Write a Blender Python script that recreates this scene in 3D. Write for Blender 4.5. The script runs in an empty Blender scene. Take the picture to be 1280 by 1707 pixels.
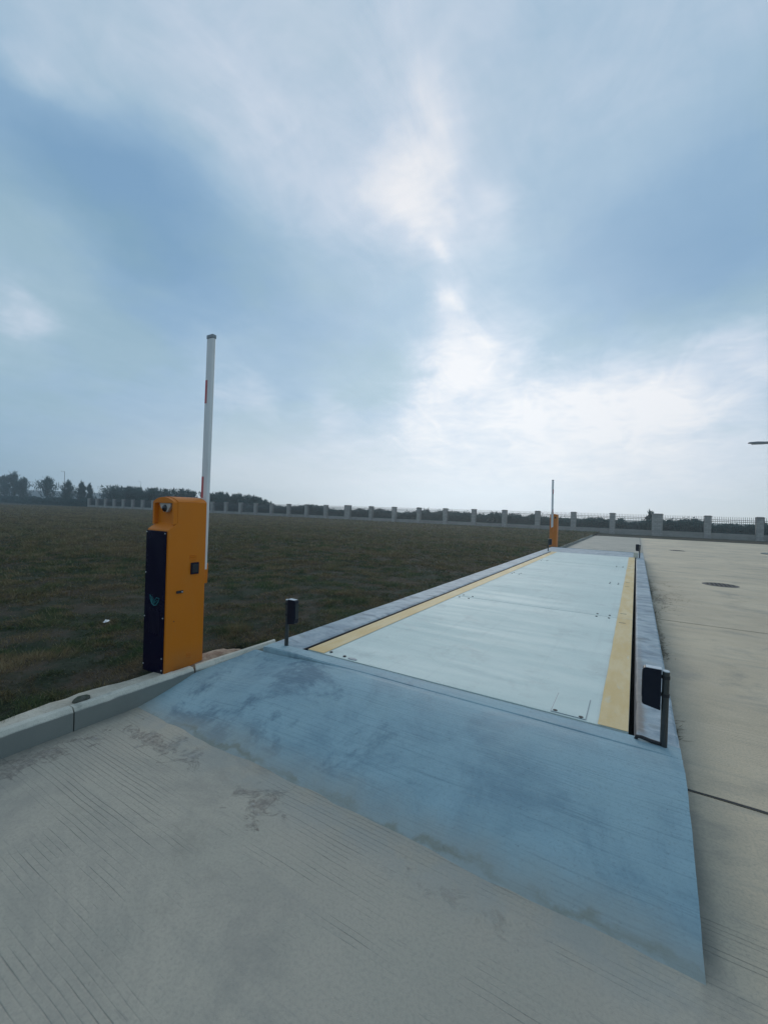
import bpy, bmesh, math, random
import numpy as np
from mathutils import Vector, Matrix
random.seed(7)
rng = np.random.default_rng(11)
S = bpy.context.scene
C = S.collection
rad = math.radians
PI = math.pi

# ------------------------------------------------------------------ camera
CAM_H = 1.90
YAW, PITCH, ROLL = rad(30.90), rad(-0.33), rad(1.85)
cam_d = bpy.data.cameras.new('camera')
cam = bpy.data.objects.new('camera', cam_d)
C.objects.link(cam)
cam_d.sensor_fit = 'VERTICAL'
cam_d.sensor_height = 36.0
cam_d.lens = 36.0 * 702.0 / 1707.0
cam_d.clip_start = 0.05
cam_d.clip_end = 6000
cam.matrix_world = (Matrix.Translation((0, 0, CAM_H)) @ Matrix.Rotation(YAW, 4, 'Z')
                    @ Matrix.Rotation(PI / 2 + PITCH, 4, 'X') @ Matrix.Rotation(-ROLL * -1, 4, 'Z'))
S.camera = cam
S.render.resolution_x, S.render.resolution_y = 767, 1024


def look_dir(px, py):
    """world direction of a point of the photograph (1280 x 1707), only used for where clouds and trees stand"""
    v = Vector(((px - 640) / 702.0, -(py - 853.5) / 702.0, -1.0))
    return (cam.matrix_world.to_3x3() @ v).normalized()


# ------------------------------------------------------------------ node helper
class NT:
    def __init__(self, tree):
        self.t = tree
        self.n = tree.nodes
        self.l = tree.links

    def put(self, sock, v):
        if v is None:
            return
        if hasattr(v, 'is_output'):
            self.l.new(v, sock)
        else:
            if isinstance(v, (tuple, list)):
                v = tuple(v)
                if len(sock.default_value) == 4 and len(v) == 3:
                    v = v + (1.0,)
            sock.default_value = v

    def pos(self):
        return self.n.new('ShaderNodeNewGeometry').outputs['Position']

    def objco(self):
        return self.n.new('ShaderNodeTexCoord').outputs['Object']

    def mapping(self, v, scale=(1, 1, 1), loc=(0, 0, 0), rot=(0, 0, 0)):
        m = self.n.new('ShaderNodeMapping')
        self.put(m.inputs['Vector'], v)
        m.inputs['Scale'].default_value = scale
        m.inputs['Location'].default_value = loc
        m.inputs['Rotation'].default_value = rot
        return m.outputs[0]

    def noise(self, v, scale, detail=4, rough=0.55, dist=0.0, color=False):
        m = self.n.new('ShaderNodeTexNoise')
        self.put(m.inputs['Vector'], v)
        m.inputs['Scale'].default_value = scale
        m.inputs['Detail'].default_value = detail
        m.inputs['Roughness'].default_value = rough
        m.inputs['Distortion'].default_value = dist
        return m.outputs['Color' if color else 'Fac']

    def voronoi(self, v, scale, feature='F1'):
        m = self.n.new('ShaderNodeTexVoronoi')
        m.feature = feature
        self.put(m.inputs['Vector'], v)
        m.inputs['Scale'].default_value = scale
        return m.outputs['Distance']

    def math(self, op, a, b=None, c=None, clamp=False):
        m = self.n.new('ShaderNodeMath')
        m.operation = op
        m.use_clamp = clamp
        for i, x in enumerate((a, b, c)):
            if x is not None:
                self.put(m.inputs[i], x)
        return m.outputs[0]

    def vmath(self, op, a, b=None, scale=None):
        m = self.n.new('ShaderNodeVectorMath')
        m.operation = op
        self.put(m.inputs[0], a)
        if b is not None:
            self.put(m.inputs[1], b)
        if scale is not None:
            self.put(m.inputs['Scale'], scale)
        return m.outputs['Value' if op in ('DOT_PRODUCT', 'LENGTH') else 'Vector']

    def sep(self, v):
        m = self.n.new('ShaderNodeSeparateXYZ')
        self.put(m.inputs[0], v)
        return m.outputs

    def comb(self, x, y, z):
        m = self.n.new('ShaderNodeCombineXYZ')
        for i, a in enumerate((x, y, z)):
            self.put(m.inputs[i], a)
        return m.outputs[0]

    def range(self, v, a, b, c=0.0, d=1.0, smooth=True):
        m = self.n.new('ShaderNodeMapRange')
        m.interpolation_type = 'SMOOTHSTEP' if smooth else 'LINEAR'
        self.put(m.inputs['Value'], v)
        for k, x in (('From Min', a), ('From Max', b), ('To Min', c), ('To Max', d)):
            self.put(m.inputs[k], x)
        return m.outputs[0]

    def mix(self, f, a, b, mode='MIX'):
        m = self.n.new('ShaderNodeMix')
        m.data_type = 'RGBA'
        m.blend_type = mode
        self.put(m.inputs[0], f)
        self.put(m.inputs[6], a)
        self.put(m.inputs[7], b)
        return m.outputs[2]

    def bump(self, h, dist=0.01, strength=1.0, normal=None):
        m = self.n.new('ShaderNodeBump')
        m.inputs['Distance'].default_value = dist
        m.inputs['Strength'].default_value = strength
        self.put(m.inputs['Height'], h)
        if normal is not None:
            self.put(m.inputs['Normal'], normal)
        return m.outputs[0]


def material(name, fn=None, color=(.5, .5, .5), rough=.6, metal=0.0, spec=None):
    m = bpy.data.materials.new(name)
    m.use_nodes = True
    nt = NT(m.node_tree)
    b = m.node_tree.nodes['Principled BSDF']
    b.inputs['Base Color'].default_value = tuple(color) + (1,)
    b.inputs['Roughness'].default_value = rough
    b.inputs['Metallic'].default_value = metal
    if spec is not None:
        b.inputs['Specular IOR Level'].default_value = spec
    if fn:
        r = fn(nt) or {}
        for k, v in r.items():
            nt.put(b.inputs[k], v)
    return m


# ------------------------------------------------------------------ world: overcast daylight sky
SUN_DIR = look_dir(800, 600)
SUN_EL = math.asin(SUN_DIR.z)
SUN_AZ = math.atan2(SUN_DIR.x, SUN_DIR.y)
W = bpy.data.worlds.new('World')
S.world = W
W.use_nodes = True
wt = W.node_tree
wt.nodes.clear()
w = NT(wt)
SKY_STRENGTH = 0.10
out = wt.nodes.new('ShaderNodeOutputWorld')
bg = wt.nodes.new('ShaderNodeBackground')
bg.inputs['Strength'].default_value = SKY_STRENGTH
sky = wt.nodes.new('ShaderNodeTexSky')
sky.sky_type = 'NISHITA'
sky.sun_disc = False
sky.sun_elevation = SUN_EL
sky.sun_rotation = SUN_AZ
sky.air_density = 1.0
sky.dust_density = 1.0
sky.ozone_density = 2.0
d0 = wt.nodes.new('ShaderNodeTexCoord').outputs['Generated']
xyz = w.sep(d0)
up = w.math('MAXIMUM', xyz[2], 0.0)
inv = w.math('DIVIDE', 1.0, w.math('ADD', up, 0.22))
plane = w.vmath('SCALE', w.comb(xyz[0], xyz[1], 0.35), scale=inv)      # cloud sheet overhead
warp = w.vmath('SUBTRACT', w.noise(plane, 3.0, 6, .6, color=True), (.5, .5, .5))
dw = w.vmath('NORMALIZE', w.vmath('ADD', d0, w.vmath('SCALE', warp, scale=0.16)))


def blob(px, py, deg, amt):
    v = look_dir(px, py)
    k = 1.0 / (1 - math.cos(rad(deg)))
    dt = w.vmath('DOT_PRODUCT', dw, tuple(v))
    e = w.math('EXPONENT', w.math('MULTIPLY', w.math('SUBTRACT', dt, 1.0), k))
    return w.math('MULTIPLY', e, amt)


CLOUDS = [  # where thicker (-) and thinner, brighter (+) cloud hangs
    (60, 250, 8, -.30), (190, 290, 8, -.30), (310, 400, 8, -.28), (420, 460, 7, -.10), (530, 560, 7, -.15), (640, 610, 4.5, -.12),
    (230, 520, 9, -.12), (70, 660, 10, -.06), (480, 690, 5, -.08), (200, 720, 9, -.05),
    (1150, 400, 10, -.16), (1030, 480, 8, -.17), (940, 560, 4.5, -.14), (1270, 330, 9, -.20), (920, 380, 7, -.10), (1250, 500, 7, -.14),
    (300, 120, 10, .14), (430, 250, 8, .10), (640, 60, 10, .18), (740, 170, 3.5, .14), (700, 330, 4.5, .30), (650, 280, 4, .16),
    (810, 362, 2.5, .20), (725, 412, 1.2, .20), (750, 495, 2.4, .34), (775, 590, 4.0, .26), (720, 640, 5, .18), (850, 640, 7, .18),
    (700, 720, 6, .24), (960, 690, 7, .26), (1120, 640, 6, .20), (1250, 590, 4, .22), (820, 760, 9, .22), (1080, 780, 12, .26),
    (100, 90, 4, .16), (35, 95, 2, .20), (20, 530, 2.5, .26), (90, 400, 4, .12), (425, 662, 2.6, .20), (545, 690, 2.4, .12), (370, 645, 2, .12),
    (640, 800, 7, .10)]
tot = None
for c in CLOUDS:
    o = blob(*c)
    tot = o if tot is None else w.math('ADD', tot, o)
n1 = w.noise(plane, 1.7, 7, .58, .3)
n2 = w.noise(w.mapping(plane, (1, .55, 1), rot=(0, 0, .5)), 5.5, 8, .62, .7)
n3 = w.noise(w.mapping(plane, (.6, 1.2, 1), rot=(0, 0, -.3)), 13.0, 6, .6, .6)
f = w.math('ADD', tot, 0.54)
f = w.math('ADD', f, w.math('MULTIPLY', w.math('SUBTRACT', n1, .5), 0.34))
amp = w.range(f, .3, .9, .22, .55)
f = w.math('ADD', f, w.math('MULTIPLY', w.math('SUBTRACT', n2, .5), amp))
f = w.math('ADD', f, w.math('MULTIPLY', w.math('SUBTRACT', n3, .5), w.math('MULTIPLY', amp, .35)))
f = w.math('MINIMUM', w.math('MAXIMUM', f, 0.0), 1.0)
rp = wt.nodes.new('ShaderNodeValToRGB')
w.put(rp.inputs[0], f)
cr = rp.color_ramp
cr.interpolation = 'LINEAR'
stops = [(0.0, (.205, .365, .555)), (.28, (.275, .44, .62)), (.5, (.385, .54, .69)), (.75, (.595, .69, .81)), (1.0, (.87, .882, .915))]
cr.elements[0].position, cr.elements[0].color = stops[0][0], stops[0][1] + (1,)
cr.elements[1].position, cr.elements[1].color = stops[-1][0], stops[-1][1] + (1,)
for p_, c_ in stops[1:-1]:
    e = cr.elements.new(p_)
    e.color = c_ + (1,)
teal = w.math('MULTIPLY', w.range(w.noise(w.mapping(plane, loc=(4, 2, 0)), 1.3, 4, .55), .42, .62), w.range(f, .9, .35))
ccol = w.mix(w.math('MULTIPLY', teal, .75), rp.outputs[0], w.mix(f, (.235, .40, .51), (.50, .655, .72)))
cloud = w.vmath('SCALE', ccol, scale=1.0 / SKY_STRENGTH)
# thin cloud lets a little of the blue sky through
# pale vapour low over the horizon, whiter towards the sun
sunside = w.range(w.vmath('DOT_PRODUCT', d0, tuple(Vector((SUN_DIR.x, SUN_DIR.y, 0)).normalized())), .52, .97)
low = w.math('MULTIPLY', w.range(up, .26, .0), .8)
cloud = w.mix(low, cloud, w.mix(sunside, tuple(c / SKY_STRENGTH for c in (.25, .405, .56)), tuple(c / SKY_STRENGTH for c in (.77, .805, .85))))
skyc = w.mix(0.90, w.vmath('MINIMUM', sky.outputs[0], (8.5, 9.0, 9.6)), cloud)
wt.links.new(skyc, bg.inputs['Color'])
wt.links.new(bg.outputs[0], out.inputs[0])

sun_d = bpy.data.lights.new('sun', 'SUN')
sun = bpy.data.objects.new('sun', sun_d)
C.objects.link(sun)
sun_d.energy = 0.8
sun_d.angle = rad(25)
sun_d.color = (1.0, .95, .88)
sun.rotation_euler = SUN_DIR.to_track_quat('Z', 'Y').to_euler()
sun.location = SUN_DIR * 50

S.render.engine = 'CYCLES'
S.cycles.volume_bounces = 3
S.cycles.max_bounces = 12
S.view_settings.view_transform = 'Standard'
S.view_settings.look = 'None'
S.view_settings.exposure = 0.0
S.view_settings.gamma = 1.0
S.view_settings.use_curve_mapping = False


# ------------------------------------------------------------------ mesh helpers
def link(name, bm, mat=None, parent=None, smooth=False):
    me = bpy.data.meshes.new(name)
    bm.normal_update()
    bm.to_mesh(me)
    bm.free()
    if smooth:
        for p in me.polygons:
            p.use_smooth = True
    return link_me(name, me, mat, parent)


def link_me(name, me, mat=None, parent=None):
    o = bpy.data.objects.new(name, me)
    C.objects.link(o)
    for m in (mat if isinstance(mat, (list, tuple)) else [mat]):
        if m:
            me.materials.append(m)
    if parent:
        o.parent = parent
    return o


def tag(o, label=None, cat=None, group=None, kind=None):
    if label:
        o['label'] = label
    if cat:
        o['category'] = cat
    if group:
        o['group'] = group
    if kind:
        o['kind'] = kind
    return o


def empty(name, loc=(0, 0, 0), rz=0.0):
    o = bpy.data.objects.new(name, None)
    o.empty_display_size = .1
    C.objects.link(o)
    o.location = loc
    o.rotation_euler.z = rz
    return o


def copy_tree(o, parent=None):
    c = o.copy()
    C.objects.link(c)
    c.parent = parent
    for ch in [x for x in o.children]:
        copy_tree(ch, c)
    return c


def box(bm, x0, x1, y0, y1, z0, z1, bevel=0.0, seg=1):
    r = bmesh.ops.create_cube(bm, size=1.0)
    vs = r['verts']
    for v in vs:
        v.co = Vector(((x0 + x1) / 2 + v.co.x * (x1 - x0), (y0 + y1) / 2 + v.co.y * (y1 - y0), (z0 + z1) / 2 + v.co.z * (z1 - z0)))
    if bevel:
        es = list({e for v in vs for e in v.link_edges})
        bmesh.ops.bevel(bm, geom=es, offset=bevel, segments=seg, affect='EDGES', profile=.5)
    return bm


def prism(bm, pts, axis, a, b, bevel=0.0):
    """extrude a polygon: axis 'x' takes (y,z) points, 'y' takes (x,z), 'z' takes (x,y)"""
    def mk(p, t):
        return {'x': (t, p[0], p[1]), 'y': (p[0], t, p[1]), 'z': (p[0], p[1], t)}[axis]
    v0 = [bm.verts.new(mk(p, a)) for p in pts]
    v1 = [bm.verts.new(mk(p, b)) for p in pts]
    fs = [bm.faces.new(v0), bm.faces.new(v1[::-1])]
    n = len(pts)
    for i in range(n):
        fs.append(bm.faces.new((v0[i], v1[i], v1[(i + 1) % n], v0[(i + 1) % n])))
    bmesh.ops.recalc_face_normals(bm, faces=fs)
    if bevel:
        es = list({e for f_ in fs for e in f_.edges})
        bmesh.ops.bevel(bm, geom=es, offset=bevel, segments=2, affect='EDGES', profile=.5)
    return bm


def cyl(bm, p0, p1, r0, r1=None, seg=16, caps=True):
    p0, p1 = Vector(p0), Vector(p1)
    r1 = r0 if r1 is None else r1
    d = p1 - p0
    q = d.to_track_quat('Z', 'Y').to_matrix().to_4x4()
    m = Matrix.Translation((p0 + p1) / 2) @ q
    bmesh.ops.create_cone(bm, cap_ends=caps, cap_tris=False, segments=seg, radius1=r0, radius2=r1, depth=d.length, matrix=m)
    return bm


def tube(bm, pts, r, seg=8):
    pts = [Vector(p) for p in pts]
    rings = []
    for i, p in enumerate(pts):
        t = (pts[min(i + 1, len(pts) - 1)] - pts[max(i - 1, 0)]).normalized()
        q = t.to_track_quat('Z', 'Y')
        rr = r[i] if isinstance(r, (list, tuple)) else r
        rings.append([bm.verts.new(p + q @ Vector((rr * math.cos(2 * PI * k / seg), rr * math.sin(2 * PI * k / seg), 0))) for k in range(seg)])
    for a, b in zip(rings, rings[1:]):
        for k in range(seg):
            bm.faces.new((a[k], a[(k + 1) % seg], b[(k + 1) % seg], b[k]))
    bm.faces.new(rings[0][::-1])
    bm.faces.new(rings[-1])
    return bm


def tri_mesh(name, verts, tris, attr=None):
    me = bpy.data.meshes.new(name)
    verts = np.asarray(verts, np.float32)
    tris = np.asarray(tris, np.int32)
    me.vertices.add(len(verts))
    me.vertices.foreach_set('co', verts.ravel())
    me.loops.add(tris.size)
    me.loops.foreach_set('vertex_index', tris.ravel())
    me.polygons.add(len(tris))
    me.polygons.foreach_set('loop_start', np.arange(0, tris.size, 3, dtype=np.int32))
    me.polygons.foreach_set('loop_total', np.full(len(tris), 3, np.int32))
    if attr is not None:
        a = me.attributes.new('tone', 'FLOAT', 'POINT')
        a.data.foreach_set('value', np.asarray(attr, np.float32))
    me.update(calc_edges=True)
    me.validate()
    return me


# ---- smooth value noise for the geometry
_lat = rng.random((256, 256))


def vnoise(x, y):
    x = np.asarray(x, float)
    y = np.asarray(y, float)
    xi = np.floor(x).astype(int)
    yi = np.floor(y).astype(int)
    fx, fy = x - xi, y - yi
    fx, fy = fx * fx * (3 - 2 * fx), fy * fy * (3 - 2 * fy)
    g = lambda a, b: _lat[a & 255, b & 255]
    return (g(xi, yi) * (1 - fx) + g(xi + 1, yi) * fx) * (1 - fy) + (g(xi, yi + 1) * (1 - fx) + g(xi + 1, yi + 1) * fx) * fy - .5


def fnoise(x, y, o=3):
    return sum(vnoise(np.asarray(x) * 2 ** k + 17 * k, np.asarray(y) * 2 ** k + 31 * k) / 2 ** k for k in range(o))


# ------------------------------------------------------------------ materials
def m_pavement(n):
    p = n.pos()
    xyz_ = n.sep(p)
    big = n.noise(p, .35, 5, .6)
    mid = n.noise(p, 2.2, 6, .62)
    fine = n.noise(p, 60, 4, .7)
    grit = n.noise(p, 240, 2, .6)
    col = n.mix(n.range(big, .3, .7), (.325, .292, .240), (.425, .375, .300))
    col = n.mix(n.range(mid, .35, .68, 0, .5), col, (.36, .335, .275))
    # the bays on the right were poured with a warmer, paler mix
    warm = n.range(n.math('ADD', xyz_[0], n.math('MULTIPLY', n.math('SUBTRACT', n.noise(p, 1.5, 5, .6), .5), .5)), .15, .75)
    col = n.mix(warm, col, n.mix(n.range(big, .3, .7), (.515, .405, .280), (.645, .510, .350)))
    # long drag streaks left by traffic along x
    st = n.noise(n.mapping(p, (.25, 3.0, 1)), 2.0, 6, .65)
    col = n.mix(n.range(st, .52, .75, 0, .40), col, (.27, .258, .225))
    col = n.mix(n.range(fine, .42, .7, 0, .35), col, (.21, .205, .18))
    col = n.mix(n.range(grit, .62, .75, 0, .4), col, (.50, .48, .42))
    # tined grooves across the lane
    jit = n.math('MULTIPLY', n.noise(n.mapping(p, (.35, 1, 1)), 3.0, 3, .5), 0.045)
    yy = n.math('ADD', xyz_[1], jit)
    ph = n.math('FRACT', n.math('MULTIPLY', yy, 1 / .031))
    groove = n.math('SUBTRACT', 1.0, n.range(n.math('ABSOLUTE', n.math('SUBTRACT', ph, .5)), 0.0, .14))
    keep = n.range(n.noise(n.mapping(p, (.6, .9, 1)), 1.3, 6, .68), .45, .60)
    keep2 = n.range(n.noise(n.mapping(p, (.5, 14, 1)), 1.6, 3, .6), .36, .58)
    groove = n.math('MULTIPLY', groove, n.math('MULTIPLY', keep, keep2))
    col = n.mix(n.math('MULTIPLY', groove, .5), col, (.125, .122, .11))
    # dried mortar spilt near the ramp and kerb
    def patch(cx, cy, rx, ry, thr):
        dx = n.math('DIVIDE', n.math('SUBTRACT', xyz_[0], cx), rx)
        dy = n.math('DIVIDE', n.math('SUBTRACT', xyz_[1], cy), ry)
        r2 = n.math('ADD', n.math('MULTIPLY', dx, dx), n.math('MULTIPLY', dy, dy))
        g_ = n.math('EXPONENT', n.math('MULTIPLY', r2, -1.0))
        nn = n.noise(p, 6.0, 9, .72, .9)
        return n.range(n.math('ADD', n.math('MULTIPLY', g_, .36), nn), thr, thr + .10)
    sp = n.math('MAXIMUM', patch(-3.15, 1.98, .80, .26, .79), patch(-2.05, 1.92, .34, .42, .80))
    sp = n.math('MAXIMUM', sp, patch(-3.72, 1.3, .26, .9, .78))
    sp = n.math('MAXIMUM', sp, n.math('MULTIPLY', patch(-.75, 1.98, .9, .16, .85), .5))
    col = n.mix(n.math('MULTIPLY', sp, n.range(n.noise(p, 26, 5, .7), .35, .62, .15, .95)), col, (.185, .155, .130))
    pale = n.math('MULTIPLY', n.range(n.noise(n.mapping(p, loc=(2, 2, 0)), 9, 6, .7), .52, .66), sp)
    col = n.mix(n.math('MULTIPLY', pale, .6), col, (.42, .40, .37))
    lane = n.range(n.noise(n.mapping(p, (.55, .9, 1), rot=(0, 0, .35)), 1.1, 8, .72, .5), .50, .68)
    col = n.mix(n.math('MULTIPLY', lane, .5), col, (.205, .195, .175))
    scr = n.range(n.noise(n.mapping(p, (1.2, 16, 1), rot=(0, 0, -.06)), 2.2, 7, .72), .60, .70, 0, .45)
    col = n.mix(scr, col, (.19, .18, .165))
    spk = n.range(n.noise(p, 22, 4, .6), .70, .75, 0, .6)
    col = n.mix(spk, col, (.14, .135, .125))
    dirt = n.range(n.noise(p, 1.1, 6, .7, .4), .56, .74)
    col = n.mix(n.math('MULTIPLY', dirt, .35), col, (.20, .18, .145))
    # slurry washed off the ramp foot
    wash = n.math('MULTIPLY', n.range(n.math('ABSOLUTE', n.math('SUBTRACT', xyz_[1], 2.12)), .34, 0.0),
                  n.math('MULTIPLY', n.range(xyz_[0], .35, .2), n.range(n.noise(p, 3.2, 5, .6), .38, .62)))
    col = n.mix(n.math('MULTIPLY', wash, .5), col, (.27, .285, .27))
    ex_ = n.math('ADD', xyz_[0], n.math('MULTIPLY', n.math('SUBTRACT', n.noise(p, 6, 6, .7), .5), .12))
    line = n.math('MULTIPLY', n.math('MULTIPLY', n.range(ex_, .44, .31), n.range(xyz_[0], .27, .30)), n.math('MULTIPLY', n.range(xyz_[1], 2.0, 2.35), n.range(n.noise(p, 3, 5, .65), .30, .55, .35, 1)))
    col = n.mix(n.math('MULTIPLY', line, .75), col, (.105, .112, .105))  # contact shade along the ramp and rim's right edge, painted into the slab colour
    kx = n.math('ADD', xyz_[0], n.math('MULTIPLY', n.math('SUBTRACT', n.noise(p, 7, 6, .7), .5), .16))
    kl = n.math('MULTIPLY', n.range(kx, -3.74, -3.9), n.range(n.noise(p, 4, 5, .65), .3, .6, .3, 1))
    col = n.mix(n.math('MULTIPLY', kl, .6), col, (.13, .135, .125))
    h = n.math('ADD', n.math('MULTIPLY', fine, .35), n.math('MULTIPLY', grit, .2))
    h = n.math('SUBTRACT', h, n.math('MULTIPLY', groove, .9))
    h = n.math('ADD', h, n.math('MULTIPLY', sp, .8))
    h = n.math('ADD', h, n.math('MULTIPLY', mid, .8))
    return {'Base Color': col, 'Roughness': n.range(mid, .3, .7, .68, .85), 'Normal': n.bump(h, .004, .8)}


def m_ramp(n):
    p = n.pos()
    s = n.sep(p)
    big = n.noise(p, 1.7, 8, .7, .5)
    cl = n.noise(n.mapping(p, (.9, 1.6, 1)), 2.6, 7, .68)
    fine = n.noise(p, 70, 3, .7)
    brush = n.noise(n.mapping(p, (1.4, 95, 20)), 1.0, 5, .65)
    col = n.mix(n.range(big, .30, .62), (.170, .272, .328), (.275, .402, .452))
    col = n.mix(n.range(cl, .42, .70, 0, .6), col, (.275, .395, .43))
    damp = n.range(n.noise(n.mapping(p, loc=(3.1, 8.2, 0)), 1.5, 8, .72, .3), .50, .64)
    where = n.range(n.math('ADD', s[0], n.math('MULTIPLY', n.noise(p, .9, 4, .6), 1.6)), .6, -1.6, .12, 1.0)
    col = n.mix(n.math('MULTIPLY', damp, n.math('MULTIPLY', where, .85)), col, (.085, .155, .212))
    col = n.mix(n.range(brush, .5, .75, 0, .50), col, (.11, .185, .225))
    col = n.mix(n.range(brush, .48, .28, 0, .30), col, (.32, .43, .46))
    col = n.mix(n.range(fine, .5, .75, 0, .25), col, (.09, .10, .11))
    # the thin feathered foot takes on the colour of the road slab, with a green-brown silt line
    edge = n.math('ADD', s[1], n.math('MULTIPLY', n.math('SUBTRACT', n.noise(p, 2.4, 6, .65), .5), .34))
    foot = n.range(edge, 2.46, 2.14)
    col = n.mix(n.math('MULTIPLY', foot, .8), col, (.30, .315, .29))
    silt = n.math('MULTIPLY', n.range(n.math('ABSOLUTE', n.math('SUBTRACT', edge, 2.195)), .035, 0.0), n.range(n.noise(p, 1.6, 4, .6), .35, .6))
    col = n.mix(n.math('MULTIPLY', silt, .6), col, (.19, .19, .14))
    scuff = n.range(n.noise(n.mapping(p, (2.5, 9, 1), rot=(0, 0, .5)), 2.0, 8, .75), .63, .72, 0, .5)
    col = n.mix(scuff, col, (.33, .39, .40))
    grit = n.range(n.noise(p, 34, 5, .75), .62, .72, 0, .5)
    col = n.mix(grit, col, (.075, .10, .115))
    h = n.math('ADD', n.math('MULTIPLY', brush, .8), n.math('MULTIPLY', fine, .35))
    h = n.math('ADD', h, n.math('MULTIPLY', cl, .8))
    return {'Base Color': col, 'Roughness': n.range(big, .3, .7, .60, .78), 'Normal': n.bump(h, .004, .7)}


def m_slab(n):
    p = n.pos()
    s = n.sep(p)
    big = n.noise(p, 1.6, 6, .65, .3)
    fine = n.noise(p, 80, 3, .7)
    trow = n.noise(n.mapping(p, (1.0, 2.2, 1)), 3.0, 5, .6, .8)
    col = n.mix(n.range(big, .35, .65), (.19, .255, .31), (.31, .38, .42))
    col = n.mix(n.range(trow, .5, .66, 0, .7), col, (.40, .45, .48))
    col = n.mix(n.range(trow, .48, .34, 0, .75), col, (.12, .165, .205))
    col = n.mix(n.range(fine, .5, .75, 0, .25), col, (.11, .11, .11))
    # rusty silt along the deck gap, nearest end
    e = n.math('ADD', s[0], n.math('MULTIPLY', n.math('SUBTRACT', n.noise(p, 9, 5, .65), .5), .10))
    rust = n.math('MULTIPLY', n.range(e, .125, .075), n.math('MULTIPLY', n.range(s[0], 0.0, .02), n.math('MULTIPLY', n.range(s[1], 6.8, 4.2), n.range(s[1], 3.5, 3.62))))
    col = n.mix(n.math('MULTIPLY', rust, .75), col, (.16, .115, .085))
    moss = n.math('MULTIPLY', n.range(n.noise(p, 5, 5, .65), .52, .68), .3)
    col = n.mix(moss, col, (.15, .155, .12))
    h = n.math('ADD', n.math('MULTIPLY', trow, .9), n.math('MULTIPLY', fine, .3))
    return {'Base Color': col, 'Roughness': .66, 'Normal': n.bump(h, .006, .7)}


def m_deck(n):
    p = n.pos()
    big = n.noise(n.mapping(p, (.5, 1.0, 1)), .9, 6, .6, .3)
    st = n.noise(n.mapping(p, (.35, 3.2, 1)), 1.6, 6, .65, .3)
    st2 = n.noise(n.mapping(p, (3.0, .35, 1)), 1.5, 5, .6)
    fine = n.noise(p, 90, 3, .6)
    col = n.mix(n.range(big, .3, .7), (.525, .61, .575), (.61, .675, .63))
    col = n.mix(n.range(st, .53, .76, 0, .35), col, (.40, .44, .43))
    col = n.mix(n.range(st2, .58, .8, 0, .15), col, (.42, .45, .44))
    col = n.mix(n.range(fine, .56, .8, 0, .2), col, (.34, .35, .34))
    blot = n.range(n.noise(p, 2.1, 8, .72, .4), .50, .70, 0, .5)
    col = n.mix(blot, col, (.43, .47, .45))
    tyre = n.math('MULTIPLY', n.range(n.noise(n.mapping(p, (9, .22, 1)), 1.0, 6, .7), .52, .74), .18)
    col = n.mix(tyre, col, (.36, .385, .38))
    sc2 = n.range(n.noise(n.mapping(p, (2, 14, 1), rot=(0, 0, .8)), 1.4, 7, .7), .64, .70, 0, .45)
    col = n.mix(sc2, col, (.30, .33, .33))
    spots = n.range(n.noise(p, 16, 3, .5), .70, .76, 0, .5)
    col = n.mix(spots, col, (.30, .29, .26))
    h = n.math('ADD', n.math('MULTIPLY', n.noise(p, 4, 4, .5), .6), n.math('MULTIPLY', fine, .2))
    return {'Base Color': col, 'Roughness': n.range(st, .3, .7, .60, .75), 'Specular IOR Level': .3, 'Normal': n.bump(h, .003, .4)}


def m_yellow(n):
    p = n.pos()
    a = n.noise(n.mapping(p, (2.0, .5, 1)), 2.6, 6, .65)
    fine = n.noise(p, 45, 4, .7)
    col = n.mix(n.range(a, .35, .68), (.63, .435, .19), (.69, .525, .29))
    col = n.mix(n.range(fine, .56, .74, 0, .4), col, (.54, .47, .30))
    wear = n.math('MULTIPLY', n.range(n.noise(n.mapping(p, (5, 1.2, 1)), 3.0, 8, .74), .56, .70), .45)
    col = n.mix(wear, col, (.57, .56, .47))
    mark = n.range(n.noise(n.mapping(p, (1.2, 7, 1)), 1.6, 7, .7), .60, .72, 0, .55)
    col = n.mix(mark, col, (.30, .25, .17))
    return {'Base Color': col, 'Specular IOR Level': .3, 'Roughness': .65, 'Normal': n.bump(fine, .002, .5)}


def m_kerb(n):
    p = n.pos()
    a = n.noise(p, 3.0, 6, .65)
    fine = n.noise(p, 110, 3, .7)
    col = n.mix(n.range(a, .35, .66), (.48, .465, .40), (.60, .575, .495))
    col = n.mix(n.range(fine, .5, .72, 0, .4), col, (.14, .145, .13))
    stn = n.noise(n.mapping(p, (3, 3, .6)), 2.2, 5, .7)
    col = n.mix(n.range(stn, .54, .72, 0, .5), col, (.15, .165, .145))
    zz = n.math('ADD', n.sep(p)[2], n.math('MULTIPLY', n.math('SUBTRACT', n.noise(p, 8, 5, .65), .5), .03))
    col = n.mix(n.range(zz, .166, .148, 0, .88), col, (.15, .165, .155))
    return {'Base Color': col, 'Roughness': .8, 'Normal': n.bump(n.math('ADD', fine, a), .004, .7)}


def m_mortar(n):
    p = n.pos()
    a = n.noise(p, 5.0, 6, .65)
    fine = n.noise(p, 60, 4, .7)
    col = n.mix(n.range(a, .35, .65), (.40, .355, .285), (.54, .495, .41))
    col = n.mix(n.range(fine, .5, .74, 0, .5), col, (.20, .18, .14))
    return {'Base Color': col, 'Roughness': .9, 'Normal': n.bump(n.math('ADD', fine, a), .01, .9)}


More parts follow.
